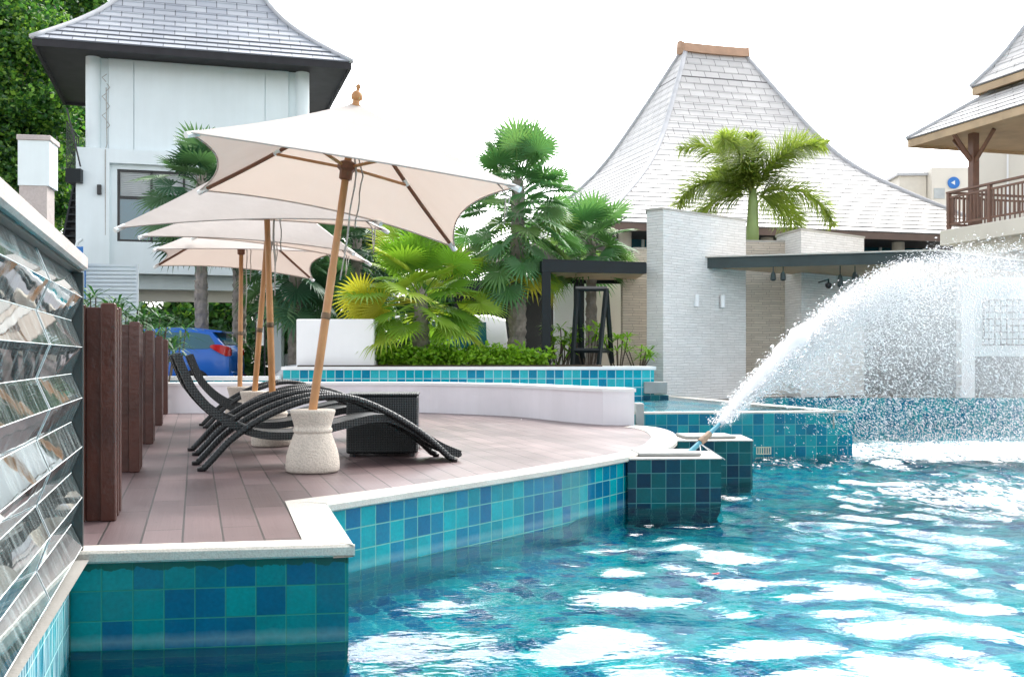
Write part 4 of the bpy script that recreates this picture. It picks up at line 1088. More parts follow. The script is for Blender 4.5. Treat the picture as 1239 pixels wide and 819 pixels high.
for (p, q, y, nm_) in (((699,349),(693,441),Yf_,'front_leg'),((734,349),(725,441),Yf_,'front_leg'),((734,349),(741,439),Yb_,'rear_leg'),((699,349),(706,439),Yb_,'rear_leg')):
    m = MB(); bar(m, W(*p,Yf_), W(*q,y)); m.build(nm_, MAT['steel'], af, False, True)
for p, q in ((W(697,349.5,Yf_), W(735,349.5,Yf_)),(W(695,424,Yf_), W(727,424,Yf_)),(W(727,424,Yf_), W(740,424,Yb_))):
    m = MB(); bar(m, p, q); m.build('cross_bar', MAT['steel'], af, False, True)
# white wall panel behind, low white wall
a = W(672,0,24.5); b = W(757,0,24.3)
m = MB(); m.box(a.x,b.x,24.4,24.7,-.03,W(0,338,24.4).z); tag(m.build('garden_wall', MAT['offwhite']), 'pale garden wall panel seen through the pergola', 'wall')
m = MB(); a = W(672,0,24.0); m.box(a.x-.02,a.x+.75,24.05,24.35,-.03,W(0,346,24.0).z); m.box(a.x-.1,a.x+.9,24.0,24.38,W(0,346,24.0).z,W(0,338,24).z+.06)
tag(m.build('portal', MAT['white2']), 'white doorway portal with lintel beyond the pergola', 'doorway')

# ================================================================== RIGHT PAVILION
po_ = Vector((10.82,29.5,0)); pv = thing('balcony_pavilion', 'timber balcony pavilion with tiered roof at the right edge', 'pavilion', po_, TH)
# local: x along E, y along D (so the near side is negative y)
PS = 8.0
def shift(m, dy): m.v = [v+Vector((0,dy,0)) for v in m.v]; return m
m, hips, top, rc = roof_mesh(PS, PS, 6.83, [(0,0),(.3,.78),(.5,1.3),(.7,2.0),(1,3.2)], .4, .4, .3)
rf = shift(m, -PS).build('roof', MAT['roof_white'], pv)
m = MB()
for h in hips: m.tube([p+Vector((0,-PS,0)) for p in h], .07, 6)
m.build('hip_cap', MAT['hip'], rf, True)
m = MB(); ring_plate(m, PS, PS, .03, .10, 6.62, 6.825); shift(m,-PS).build('fascia', MAT['soffit_warm'], rf)
m = MB(); ring_plate(m, PS, PS, .10, 2.6, 6.70, 6.74); shift(m,-PS).build('soffit', MAT['soffit_warm'], pv)
UO, UZ, US = 1.15, 8.06, 5.7
m, hips, top, rc = roof_mesh(US, US, UZ, [(0,0),(.2,.7),(.42,1.75),(1,4.6)], .4, .4, .3)
m.v = [v+Vector((UO,-UO-US,0)) for v in m.v]; r2 = m.build('upper_roof', MAT['roof_white'], pv)
m = MB()
for h in hips: m.tube([p+Vector((UO,-UO-US,0)) for p in h], .07, 6)
m.build('hip_cap', MAT['hip'], r2, True)
m = MB(); ring_plate(m, US, US, .03, .10, UZ-.20, UZ-.005); m.v = [v+Vector((UO,-UO-US,0)) for v in m.v]; m.build('fascia', MAT['soffit_warm'], r2)
m = MB(); ring_plate(m, US, US, .10, 1.2, UZ-.12, UZ-.08); m.v = [v+Vector((UO,-UO-US,0)) for v in m.v]; m.build('soffit', MAT['soffit_warm'], r2)
m = MB(); m.box(UO+.7,UO+US-.7,-UO-US+.7,-UO-.7,7.3,UZ-.12); m.build('clerestory', MAT['offwhite'], pv)
zf = 4.2
for y in (-1.8,-6.2):
    m = MB(); m.box(.62,.82,y-.1,y+.1,zf,6.70,None,.01); ps = m.build('post', MAT['brown_rail'], pv)
    m = MB()
    for d in ((-.62,0),(0,.75),(0,-.75)): m.tube([(.72,y,5.9),(.72+d[0],y+d[1],6.66)], .055, 6)
    m.build('brace', MAT['brown_rail'], ps)
m = MB(); m.box(-.05,7.9,-7.8,-1.45,zf-.42,zf-.02,None,.02); m.build('floor_slab', MAT['offwhite'], pv)
m = MB(); m.box(.25,.85,-2.2,-1.6,-.5,zf-.42); m.build('pier', MAT['offwhite'], pv)
m = MB(); m.box(.3,7.6,-7.4,-1.9,zf-.75,zf-.42); m.build('under_beam', MAT['offwhite'], pv)
ry0, ry1, rx = -1.6, -7.6, .12
for k in range(5):
    y = ry0+(ry1-ry0)*k/4; m = MB(); m.box(rx-.05,rx+.05,y-.05,y+.05,zf-.02,zf+.93,None,.008); m.build('rail_post', MAT['brown_rail'], pv)
m = MB(); m.box(rx+.9,rx+1.0,ry0-.05,ry0+.05,zf-.02,zf+.9); m.build('rail_post', MAT['brown_rail'], pv)
m = MB(); m.box(rx-.06,rx+.06,ry1,ry0+.05,zf+.93,zf+.98); m.box(rx+.06,7.5,ry0-.06,ry0+.06,zf+.93,zf+.98)
m.box(rx-.025,rx+.025,ry1,ry0,zf+.80,zf+.85); m.box(rx-.025,rx+.025,ry1,ry0,zf+.10,zf+.15); m.box(rx+.05,7.5,ry0-.025,ry0+.025,zf+.80,zf+.85); m.box(rx+.05,7.5,ry0-.025,ry0+.025,zf+.10,zf+.15); m.build('handrail', MAT['brown_rail'], pv)
for k in range(1,44):
    y = ry0+(ry1-ry0)*k/44
    if k % 11 == 0: continue
    m = MB(); m.box(rx-.015,rx+.015,y-.015,y+.015,zf+.15,zf+.80); m.build('baluster', MAT['brown_rail'], pv)
for k in range(1,24):
    x = rx+k*.16
    if k == 6: continue
    m = MB(); m.box(x-.015,x+.015,ry0-.015,ry0+.015,zf+.15,zf+.80); m.build('baluster', MAT['brown_rail'], pv)
# table and chairs on the balcony
loc = po_ + E*1.75 - D*4.1
tb = thing('dining_table', 'dark dining table up on the pavilion balcony', 'table', (loc.x,loc.y,zf-.02), TH)
m = MB(); m.box(-.5,.5,-.9,.9,.71,.76,None,.01); m.build('table_top', MAT['brown_rail'], tb)
for x in (-.42,.42):
    for y in (-.8,.8): m = MB(); m.box(x-.035,x+.035,y-.035,y+.035,0,.71); m.build('leg', MAT['brown_rail'], tb)
# cream building block behind and distant block with the blue round sign
cb = thing('cream_building', 'cream flat roofed building block behind the balcony', 'building', (W(1176,0,37).x,37,0), -.45)
zt = W(0,176,37).z; m = MB(); m.box(0,9,0,6,-.03,zt); m.build('wall', MAT['offwhite'], cb)
m = MB(); m.box(-.08,9.1,-.08,6.1,zt,zt+.15); m.build('parapet', MAT['white2'], cb)
m = MB(); m.box(1.1,1.16,-.05,-.01,0,zt); m.build('drain_pipe', MAT['white2'], cb)
fb = thing('distant_building', 'distant cream building with a round blue sign beyond the roof', 'building', (W(1094,0,62).x,62,0), -.05)
zt = W(0,203,62).z; wb = 90/1300*62
m = MB(); m.box(1.6,wb+4,0,8,-.03,zt); m.build('wall', MAT['offwhite'], fb)
m = MB(); m.box(0,1.55,.8,7,-.03,zt-.35); m.build('side_wing', MAT['stone_warm' if False else 'column'], fb)
m = MB(); m.box(-.2,1.6,.6,7.2,zt-.35,zt-.2); m.build('wing_roof', MAT['hip'], fb)
c = W(1153,222,62); c = FR[fb.name] @ c
m = MB(); M = Matrix.Translation(Vector((c.x,-.02,c.z))) @ Matrix.Rotation(PI/2,4,'X'); m.lathe([(.34,0),(.34,.06)], 24); m.v = [M @ v for v in m.v]; sg = m.build('round_sign', MAT['sign_blue'], fb)
m = MB(); m.lathe([(.15,0),(.15,.02)], 3); M2 = Matrix.Translation(Vector((c.x-.02,-.085,c.z))) @ Matrix.Rotation(PI/2,4,'X') @ Matrix.Rotation(PI,4,'Z'); m.v = [M2 @ v for v in m.v]; m.build('emblem', MAT['sign_white'], sg)
m = MB(); m.box(c.x-1.1,c.x-.5,-.05,-.005,c.z-.9,c.z-.3); m.build('window', MAT['blind'], fb)
# grey wall painted as a shaded recess, white wall, white post and lattice behind the spray
a = W(1046,0,26.5); b = W(1300,0,26.5)
m = MB(); m.box(a.x+.45,b.x,26.5,26.8,-.03,W(0,335,26.5).z); m.box(a.x-.3,a.x+.45,26.55,26.75,-.03,W(0,358,26.5).z); tag(m.build('shaded_recess_wall', MAT['slate']), 'grey wall standing in for the shaded recess behind the water spray', 'wall')
a = W(1180,0,26.3); b = W(1330,0,26.3); m = MB(); m.box(a.x,b.x,26.25,26.45,.9,W(0,330,26.3).z); tag(m.build('lattice_wall', MAT['white']), 'white wall carrying the grey lattice at right', 'wall')
a = W(1164,0,24.2); b = W(1180,0,24.2)
m = MB(); m.box(a.x,b.x,24.2,24.5,-.03,zc-.2); tag(m.build('canopy_post', MAT['white2']), 'square white post rising behind the water spray', 'post')
a = W(1190,0,26.2); b = W(1262,0,26.2); z0, z1 = W(0,418,26.2).z, W(0,362,26.2).z
lt = thing('lattice_screen', 'dark grey lattice grille on the white wall at right', 'lattice', (a.x,26.19,z0))
wl, hl = b.x-a.x, z1-z0
m = MB(); m.box(0,wl,0,.05,0,.04); m.box(0,wl,0,.05,hl-.04,hl); m.box(0,.04,0,.05,.04,hl-.04); m.box(wl-.04,wl,0,.05,.04,hl-.04); m.build('frame', MAT['lattice'], lt)
m = MB()
for k in range(1,10): m.box(wl*k/10-.012,wl*k/10+.012,.01,.03,.04,hl-.04)
for k in range(1,7): m.box(.04,wl-.04,.031,.045,hl*k/7-.012,hl*k/7+.012)
m.build('bars', MAT['lattice'], lt)
# ================================================================== VEGETATION
vr = random.Random(21)
def fan_leaf(m, base, d, pet, Rl, nseg=24, spread=R(150), droop=.18, roll=0.0):
    up = Vector((0,0,1)); d = d.normalized()
    pts = []
    for i in range(5):
        u = i/4; pts.append(base + d*pet*u - up*(.16*pet*u*u))
    m.tube(pts, [.016,.013,.011,.010,.009], 4, False)
    hub = pts[-1]; x = (pts[-1]-pts[-2]).normalized()
    x = (x - up*.25*(1-abs(x.z))).normalized()
    y = up.cross(x)
    if y.length < .1: y = Vector((1,0,0)).cross(x)
    y.normalize(); n = x.cross(y)
    if roll: 
        q = Matrix.Rotation(roll,3,x); y = q @ y; n = q @ n
    da = 2*spread/nseg; h = m.vert(hub)
    for k in range(nseg):
        a = -spread+da*(k+.5)+vr.uniform(-.02,.02); L = Rl*(1-.30*(abs(a)/spread)**2)*vr.uniform(.90,1.05)
        v = x*math.cos(a)+y*math.sin(a); s = y*math.cos(a)-x*math.sin(a)
        cup = n*.10*L*abs(math.sin(a))
        w = .52*L*math.tan(da/2)*1.02
        md = hub+v*.52*L+cup*.6; w2 = w*.42; md2 = hub+v*.80*L+cup*.7-up*droop*.35*L
        tip = hub+v*L+cup*.7-up*droop*L*vr.uniform(.7,1.5)
        l1 = m.vert(md-s*w-n*.012*L); r1 = m.vert(md+s*w-n*.012*L); c1 = m.vert(md+n*.016*L)
        l2 = m.vert(md2-s*w2); r2 = m.vert(md2+s*w2); t = m.vert(tip)
        m.idx(h,l1,c1); m.idx(h,c1,r1); m.idx(c1,l1,l2); m.idx(c1,l2,r2); m.idx(r1,c1,r2); m.idx(l2,t,r2)
def fan_palm(name, label, pos, trunk_h, crown_z0, crown_z1, nleaf, pet, Rl, mat, tr=.15, elev=(82,-48), group=None, lean=(0,0), seed=1, extra=None, nseg=24, dead=0):
    global vr
    vr = random.Random(seed)
    t = thing(name, label, 'palm tree', pos, 0, group)
    P = Vector(pos); top = P + Vector((lean[0],lean[1],crown_z1-P.z))
    m = MB(); rings = []; N = max(14, int((crown_z1-P.z)/.11))
    for i in range(N+1):
        u = i/N; c = P.lerp(top, u) ; rad = tr*(1.18-.45*u)*(1+(.10 if i % 2 else -.06))
        if u > .97: rad *= .5
        rings.append([c+Vector((math.cos(2*PI*k/14+u*.6),math.sin(2*PI*k/14+u*.6),0))*rad*vr.uniform(.90,1.10) for k in range(14)])
    m.loft(rings)
    for i in range(int(N*5)):                          # old leaf bases give a ragged outline
        u = vr.random(); c = P.lerp(top,u); a = vr.uniform(0,6.28); rd = tr*(1.15-.45*u); o = Vector((math.cos(a),math.sin(a),0)); s = Vector((-o.y,o.x,0))
        k = len(m.v); b = c+o*rd*.92
        for p in (b-s*.035, b+s*.035, b+o*.035+Vector((0,0,.09)), b+o*.0+Vector((0,0,.11))): m.vert(p)
        m.idx(k,k+1,k+2); m.idx(k+1,k+3,k+2); m.idx(k+3,k,k+2)
    m.build('trunk', MAT['trunk'], t, False, True)
    m = MB()
    for i in range(nleaf):
        u = (i+.5)/nleaf; el = elev[0]+(elev[1]-elev[0])*u**.85 + vr.uniform(-7,7); az = i*2.39996+vr.uniform(-.25,.25)
        zb = crown_z1-(crown_z1-crown_z0)*u; q = (zb-P.z)/(crown_z1-P.z)
        base = P.lerp(top, q); e = R(el)
        d = Vector((math.cos(az)*math.cos(e), math.sin(az)*math.cos(e), math.sin(e)))
        fan_leaf(m, base, d, pet*vr.uniform(.55,1.22), Rl*vr.uniform(.88,1.1), nseg, R(vr.uniform(135,160)), .05+.13*u, vr.uniform(-.6,.6))
    if extra:
        for (b, d, pt, rl) in extra: fan_leaf(m, Vector(b), Vector(d), pt, rl, nseg, R(150), .15)
    m.build('crown', MAT[mat], t, False, True)
    return t
# tall fan palm beside the big roof
Y0 = 21.3; b = W(626,441,Y0)
fan_palm('fan_palm','tall green fan palm with grey trunk beside the pergola', (b.x,b.y,.6), 0, W(0,300,Y0).z, W(0,208,Y0).z, 84, .92, .58, 'fan', .155, (80,-42), lean=(.02,0), seed=4)
# smaller fan palm behind it, at the right
b = W(716,0,22.9); fan_palm('fan_palm','bushy fan palm with yellowing tips partly behind the pergola roof', (b.x,b.y,.0), 0, W(0,318,22.9).z, W(0,285,22.9).z, 34, .65, .64, 'fan', .12, (75,-25), seed=9)
# young lime palm behind the white block
Y1 = 20.3; b = W(510,440,Y1)
fan_palm('fan_palm','low spreading lime green fan palm behind the hedge', (b.x,b.y,.6), 0, W(0,386,Y1).z, W(0,350,Y1).z, 56, 1.15, .66, 'fan_lime', .15, (84,-14), seed=14, nseg=28)
lp = [o for o in bpy.data.objects if o.get('label','').startswith('low spreading')][0]; c0 = W(508,366,Y1-.1)
for k, (dx, dz, pt) in enumerate(((-1,.30,1.15),(-.95,.12,1.0),(-.9,.0,.75))):
    m = MB(); fan_leaf(m, c0, Vector((dx,-.35,dz)), pt, .62, 28, R(140), .06, .9); yf = m.build('yellow_frond', MAT['fan_yellow'], lp, False, True); yf['label'] = 'yellowing fan frond on the left side'
tp_ = [o for o in bpy.data.objects if o.get('label','').startswith('tall green fan palm')][0]; c1 = W(627,302,21.3)
for k, az in enumerate((-.3,-1.2,-2.4,.6,3.3)):
    m = MB(); fan_leaf(m, c1-Vector((0,0,.05*k)), Vector((math.cos(az),math.sin(az),-.75)), .75, .55, 24, R(145), .2, .3); yf = m.build('yellow_frond', MAT['fan_yellow' if k % 2 else 'fan_lime'], tp_, False, True); yf['label'] = 'older yellowing frond low in the crown'
# palms before the house
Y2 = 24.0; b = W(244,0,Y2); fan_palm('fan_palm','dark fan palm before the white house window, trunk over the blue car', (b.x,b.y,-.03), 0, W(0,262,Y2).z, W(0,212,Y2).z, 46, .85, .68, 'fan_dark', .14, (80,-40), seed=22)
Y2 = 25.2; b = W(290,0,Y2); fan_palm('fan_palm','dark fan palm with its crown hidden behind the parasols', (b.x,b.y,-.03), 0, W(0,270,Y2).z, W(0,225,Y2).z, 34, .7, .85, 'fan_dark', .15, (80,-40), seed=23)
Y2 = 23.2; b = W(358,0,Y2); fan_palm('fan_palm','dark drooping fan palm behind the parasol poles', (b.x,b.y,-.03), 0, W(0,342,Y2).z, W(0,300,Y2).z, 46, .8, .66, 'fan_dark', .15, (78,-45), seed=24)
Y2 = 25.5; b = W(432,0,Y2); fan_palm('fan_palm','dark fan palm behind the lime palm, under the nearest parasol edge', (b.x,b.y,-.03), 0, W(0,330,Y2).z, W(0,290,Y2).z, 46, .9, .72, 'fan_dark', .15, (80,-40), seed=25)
# foxtail palm behind the stone wall
def frond(m, base, az, el, L, drop, nl=84, ll=.42):
    e = R(el); d = Vector((math.cos(az)*math.cos(e), math.sin(az)*math.cos(e), math.sin(e))); hz = Vector((d.x,d.y,0)); 
    if hz.length < .05: hz = Vector((.1,.1,0))
    pts = []; p = base.copy(); dd = d.copy(); n = 14
    for i in range(n+1):
        pts.append(p.copy()); p = p+dd*L/n; dd = (dd+Vector((0,0,-1))*drop/n*(.4+1.3*i/n)).normalized()
    m.tube(pts, [.022-.016*i/n for i in range(n+1)], 5, False)
    for k in range(nl*2):
        u = .10+.9*(k+.5)/(nl*2); f = u*n; i = min(int(f), n-1); c = pts[i].lerp(pts[i+1], f-i); t = (pts[i+1]-pts[i]).normalized()
        a = vr.uniform(0,6.28); sd = t.cross(Vector((0,0,1))).normalized(); u2 = sd.cross(t)
        o = (sd*math.cos(a)+u2*math.sin(a)*.75); q = (o+t*.42).normalized(); l = ll*1.12*(1-.55*max(0,u-.55)/.45)*(.7+.3*min(1,u/.25))*vr.uniform(.8,1.1)
        w = q.cross(t).normalized()*.013; mid = c+q*l*.5; tip = c+q*l-Vector((0,0,.16*l))
        kk = len(m.v)
        for x in (c-w*.5, mid-w, tip, mid+w, c+w*.5): m.vert(x)
        m.idx(kk,kk+1,kk+3,kk+4); m.idx(kk+1,kk+2,kk+3)
vr = random.Random(5)
Y4 = 25.5; b = W(911,0,Y4); ft = thing('foxtail_palm','feathery foxtail palm rising behind the stone walls', 'palm tree', (b.x,b.y,-.03))
zc0, zc1 = W(0,292,Y4).z, W(0,236,Y4).z
m = MB(); m.tube([(b.x,b.y,-.03),(b.x,b.y,zc0-.2)], [.17,.13], 14); m.build('trunk', MAT['trunk'], ft, True, True)
m = MB(); m.tube([(b.x,b.y,zc0-.3),(b.x,b.y,zc0+.2),(b.x+.01,b.y,zc1-.1),(b.x+.02,b.y,zc1+.15)], [.14,.15,.11,.06], 14); m.build('crownshaft', MAT['crownshaft'], ft, True, True)
m = MB(); base = Vector((b.x+.01,b.y,zc1))
FX = 1.12
for az, el, L, dr in ((2.75,62,2.1,1.9),(3.3,30,1.9,2.1),(2.6,8,1.8,2.2),(.25,60,2.2,1.7),(-.1,18,2.0,2.2),(.55,2,1.8,2.0),(1.57,86,1.3,.8),(-2.3,62,1.7,1.6),(-.6,58,1.8,1.7),(1.9,45,1.9,1.8)):
    frond(m, base, az, el, L*FX, dr, 300, .62)
m.tube([base, base+Vector((.02,0,1.55))], [.03,.008], 6)
m.build('crown', MAT['feather'], ft, False, True)

# broadleaf trees and shrubs from leaf clumps
def leaf_quad(m, c, s, rnd):
    a = Vector((rnd.gauss(0,1),rnd.gauss(0,1),rnd.gauss(0,.6))).normalized(); q = Vector((rnd.gauss(0,1),rnd.gauss(0,1),rnd.gauss(0,1)+.8)); b = a.cross(q).normalized()
    l = s*rnd.uniform(.7,1.3); w = l*.36; n = a.cross(b); k = len(m.v)
    for p in (c, c+a*l*.45+b*w+n*.06*l, c+a*l-n*.05*l, c+a*l*.45-b*w+n*.06*l): m.vert(p)
    m.idx(k,k+1,k+2); m.idx(k,k+2,k+3)
def clumps(m, c, rad, ncl, nlf, s, rnd, cr=.22, flat=1.0, hollow=.35):
    c = Vector(c)
    for i in range(ncl):
        d = Vector((rnd.gauss(0,1),rnd.gauss(0,1),rnd.gauss(0,1))).normalized(); r = hollow+(1-hollow)*rnd.random()**.6
        p = c+Vector((d.x*rad[0],d.y*rad[1],d.z*rad[2]))*r; R_ = cr*max(rad)*rnd.uniform(.6,1.3)
        for k in range(nlf):
            o = Vector((rnd.gauss(0,.5),rnd.gauss(0,.5),rnd.gauss(0,.38*flat)))*R_
            leaf_quad(m, p+o, s, rnd)
def tree(label, pos, trunk_h, crowns, s, mat='tree', seed=1, ncl=70, nlf=110, tr=.22, group=None):
    rnd = random.Random(seed); t = thing('broadleaf_tree', label, 'tree', pos, 0, group); P = Vector(pos)
    m = MB(); top = P+Vector((rnd.uniform(-.4,.4),rnd.uniform(-.4,.4),trunk_h))
    m.tube([P, P.lerp(top,.5)+Vector((.1,.05,0)), top], [tr,tr*.75,tr*.55], 10)
    for (c, rad) in crowns:
        c = Vector(c)
        for k in range(5):
            e = c+Vector((rnd.uniform(-.6,.6)*rad[0],rnd.uniform(-.6,.6)*rad[1],rnd.uniform(-.5,.6)*rad[2])); mid = top.lerp(e,.5)+Vector((0,0,.3))
            m.tube([top-Vector((0,0,.2*k)), mid, e], [tr*.45,tr*.25,.02], 6, False)
    m.build('trunk', MAT['bark'], t, True, True)
    m = MB()
    for (c, rad) in crowns: clumps(m, c, rad, ncl, nlf, s, rnd)
    m.build('crown', MAT[mat], t, False, True); return t
def wp(px, py, Y): return tuple(W(px,py,Y))
def gp(px, Y): w = W(px,0,Y); return (w.x, w.y, -.03)
grp = 'trees behind the white house'
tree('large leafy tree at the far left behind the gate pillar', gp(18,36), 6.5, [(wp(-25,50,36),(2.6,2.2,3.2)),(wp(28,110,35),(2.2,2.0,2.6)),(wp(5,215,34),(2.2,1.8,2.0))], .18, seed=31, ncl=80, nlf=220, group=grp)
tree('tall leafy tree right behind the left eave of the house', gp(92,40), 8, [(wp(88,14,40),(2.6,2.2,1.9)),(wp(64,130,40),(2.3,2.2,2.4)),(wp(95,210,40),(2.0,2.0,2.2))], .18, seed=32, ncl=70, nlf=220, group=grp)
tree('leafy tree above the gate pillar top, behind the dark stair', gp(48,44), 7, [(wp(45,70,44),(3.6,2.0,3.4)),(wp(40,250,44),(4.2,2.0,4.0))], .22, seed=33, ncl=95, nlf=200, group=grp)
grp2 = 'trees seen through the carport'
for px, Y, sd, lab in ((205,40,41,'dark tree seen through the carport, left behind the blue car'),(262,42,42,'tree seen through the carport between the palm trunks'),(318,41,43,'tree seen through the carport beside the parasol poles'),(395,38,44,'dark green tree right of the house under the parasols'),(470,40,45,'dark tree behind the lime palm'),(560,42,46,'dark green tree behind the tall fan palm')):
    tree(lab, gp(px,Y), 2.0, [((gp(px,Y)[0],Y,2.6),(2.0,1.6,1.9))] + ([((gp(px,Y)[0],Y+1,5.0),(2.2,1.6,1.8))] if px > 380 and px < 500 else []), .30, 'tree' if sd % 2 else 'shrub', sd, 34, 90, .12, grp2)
def shrub(label, pos, rad, s, mat, seed, ncl=24, nlf=70, name='shrub', group=None):
    rnd = random.Random(seed); t = thing(name, label, 'shrub', pos, 0, group); P = Vector(pos); m = MB()
    for k in range(5): m.tube([P+Vector((rnd.uniform(-.1,.1),rnd.uniform(-.1,.1),0)), P+Vector((rnd.uniform(-.6,.6)*rad[0],rnd.uniform(-.5,.5)*rad[1],rad[2]*1.4))], [.02,.008], 5, False)
    m.build('stem', MAT['bark'], t, False, True)
    m = MB(); clumps(m, P+Vector((0,0,rad[2])), rad, ncl, nlf, s, rnd, .28); m.build('foliage', MAT[mat], t, False, True); return t
# spiky lady palms beyond the fence
def spiky(label, pos, h, n, Ll, mat, seed, group=None, name='lady_palm', wide=.5, cat='shrub'):
    rnd = random.Random(seed); t = thing(name, label, cat, pos, 0, group); P = Vector(pos); m = MB(); st = MB()
    for i in range(n):
        a = rnd.uniform(0,6.28); r = wide*rnd.random()**.5; b = P+Vector((math.cos(a)*r,math.sin(a)*r,0)); z = h*rnd.uniform(.45,1.0)
        top = b+Vector((math.cos(a)*.15,math.sin(a)*.15,z)); st.tube([b,top],[.015,.01],5,False)
        for k in range(11):
            az = k*.571+rnd.uniform(-.2,.2); el = rnd.uniform(-.25,.75); d = Vector((math.cos(az)*math.cos(el),math.sin(az)*math.cos(el),math.sin(el))); s = d.cross(Vector((0,0,1))).normalized()*.022
            l = Ll*rnd.uniform(.7,1.1); md = top+d*l*.55; tp = top+d*l-Vector((0,0,.22*l)); kk = len(m.v)
            for p in (top-s*.4, md-s, tp, md+s, top+s*.4): m.vert(p)
            m.idx(kk,kk+1,kk+3,kk+4); m.idx(kk+1,kk+2,kk+3)
    st.build('stem', MAT['bark'], t, False, True); m.build('foliage', MAT[mat], t, False, True); return t
g3 = 'lady palms beyond the fence'
spiky('spiky dark green lady palm just above the nearest fence fin', gp(112,16.5), W(0,352,16.5).z, 60, .46, 'shrub', 51, g3)
spiky('spiky lady palm right of the louvre screen foot', gp(146,17.5), W(0,374,17.5).z, 64, .46, 'shrub', 52, g3, wide=.7)
spiky('spiky lady palm lowest of the row, above the middle fins', gp(172,19), W(0,392,19).z, 50, .46, 'shrub', 53, g3, wide=.6)
g4 = 'bushes behind the blue car'
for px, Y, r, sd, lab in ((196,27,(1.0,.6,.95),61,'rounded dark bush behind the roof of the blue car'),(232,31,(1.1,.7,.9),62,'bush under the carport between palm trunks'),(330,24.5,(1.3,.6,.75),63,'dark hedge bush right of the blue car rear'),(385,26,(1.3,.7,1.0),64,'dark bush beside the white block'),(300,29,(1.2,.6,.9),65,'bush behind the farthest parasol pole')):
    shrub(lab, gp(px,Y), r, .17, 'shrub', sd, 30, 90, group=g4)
shrub('bush with red hibiscus flowers beside the white block', gp(478,22.6), (.62,.5,.85), .16, 'shrub', 71, 26, 70)
rnd = random.Random(77)
for k, (px, py) in enumerate(((484,404),(487,401),(480,412),(491,407),(476,406))):
    c = W(px,py,22.0); m = MB()
    n = 10; m.lathe([(.002,-.03),(.03,-.01),(.055,.02),(.03,.012)], 8, c); fl = m.build('hibiscus_flower', MAT['redpetal'], bpy.data.objects[[o.name for o in bpy.data.objects if o.get('label','').startswith('bush with red hib')][0]], False, True)
# clipped hedge on the planter
hp0, hp1 = W(455,0,19.9), W(648,0,20.0); hd0 = thing('clipped_hedge', 'bright green clipped hedge on the planter wall', 'hedge', (hp0.x,19.9,.7))
rnd = random.Random(81); m = MB(); n = 0
for i in range(26):
    u = (i+rnd.uniform(-.3,.3))/25; x = hp0.x+(hp1.x-hp0.x)*u; 
    for k in range(7):
        p = Vector((x+rnd.gauss(0,.1), 19.9+rnd.uniform(-.25,.45), .70+rnd.uniform(.03,.30)))
        for q in range(46): leaf_quad(m, p+Vector((rnd.gauss(0,.09),rnd.gauss(0,.09),rnd.gauss(0,.065))), .085, rnd)
m.build('foliage', MAT['hedge'], hd0, False, True)
m = MB()
for i in range(40): x = hp0.x+(hp1.x-hp0.x)*i/39; m.tube([(x,20.0,.66),(x+rnd.uniform(-.1,.1),20+rnd.uniform(-.2,.2),1.0)], [.012,.005], 4, False)
m.build('stem', MAT['bark'], hd0, False, True)
g5 = 'leafy plants under the pergola'
for px, h, sd, lab in ((672,.55,91,'yellow green leafy plant left of the pergola posts'),(683,.85,92,'taller leafy plant behind the swing frame left leg'),(712,.8,93,'leafy plant inside the black swing frame'),(749,.6,94,'leafy plant right of the black swing frame'),(775,.38,95,'small yellow green plant at the foot of the stone wall'),(655,.3,96,'low plant at the right end of the hedge')):
    spiky(lab, (W(px,0,20.6).x,20.6+.1*(sd%3),.66), h, 9, .34, 'hedge', sd, g5, 'leafy_plant', .16, 'plant')
shrub('green shrub glimpsed under the canopy beside the stone block', (W(1056,0,27.3).x,27.3,.9), (.5,.3,1.1), .16, 'hedge', 99, 26, 60)

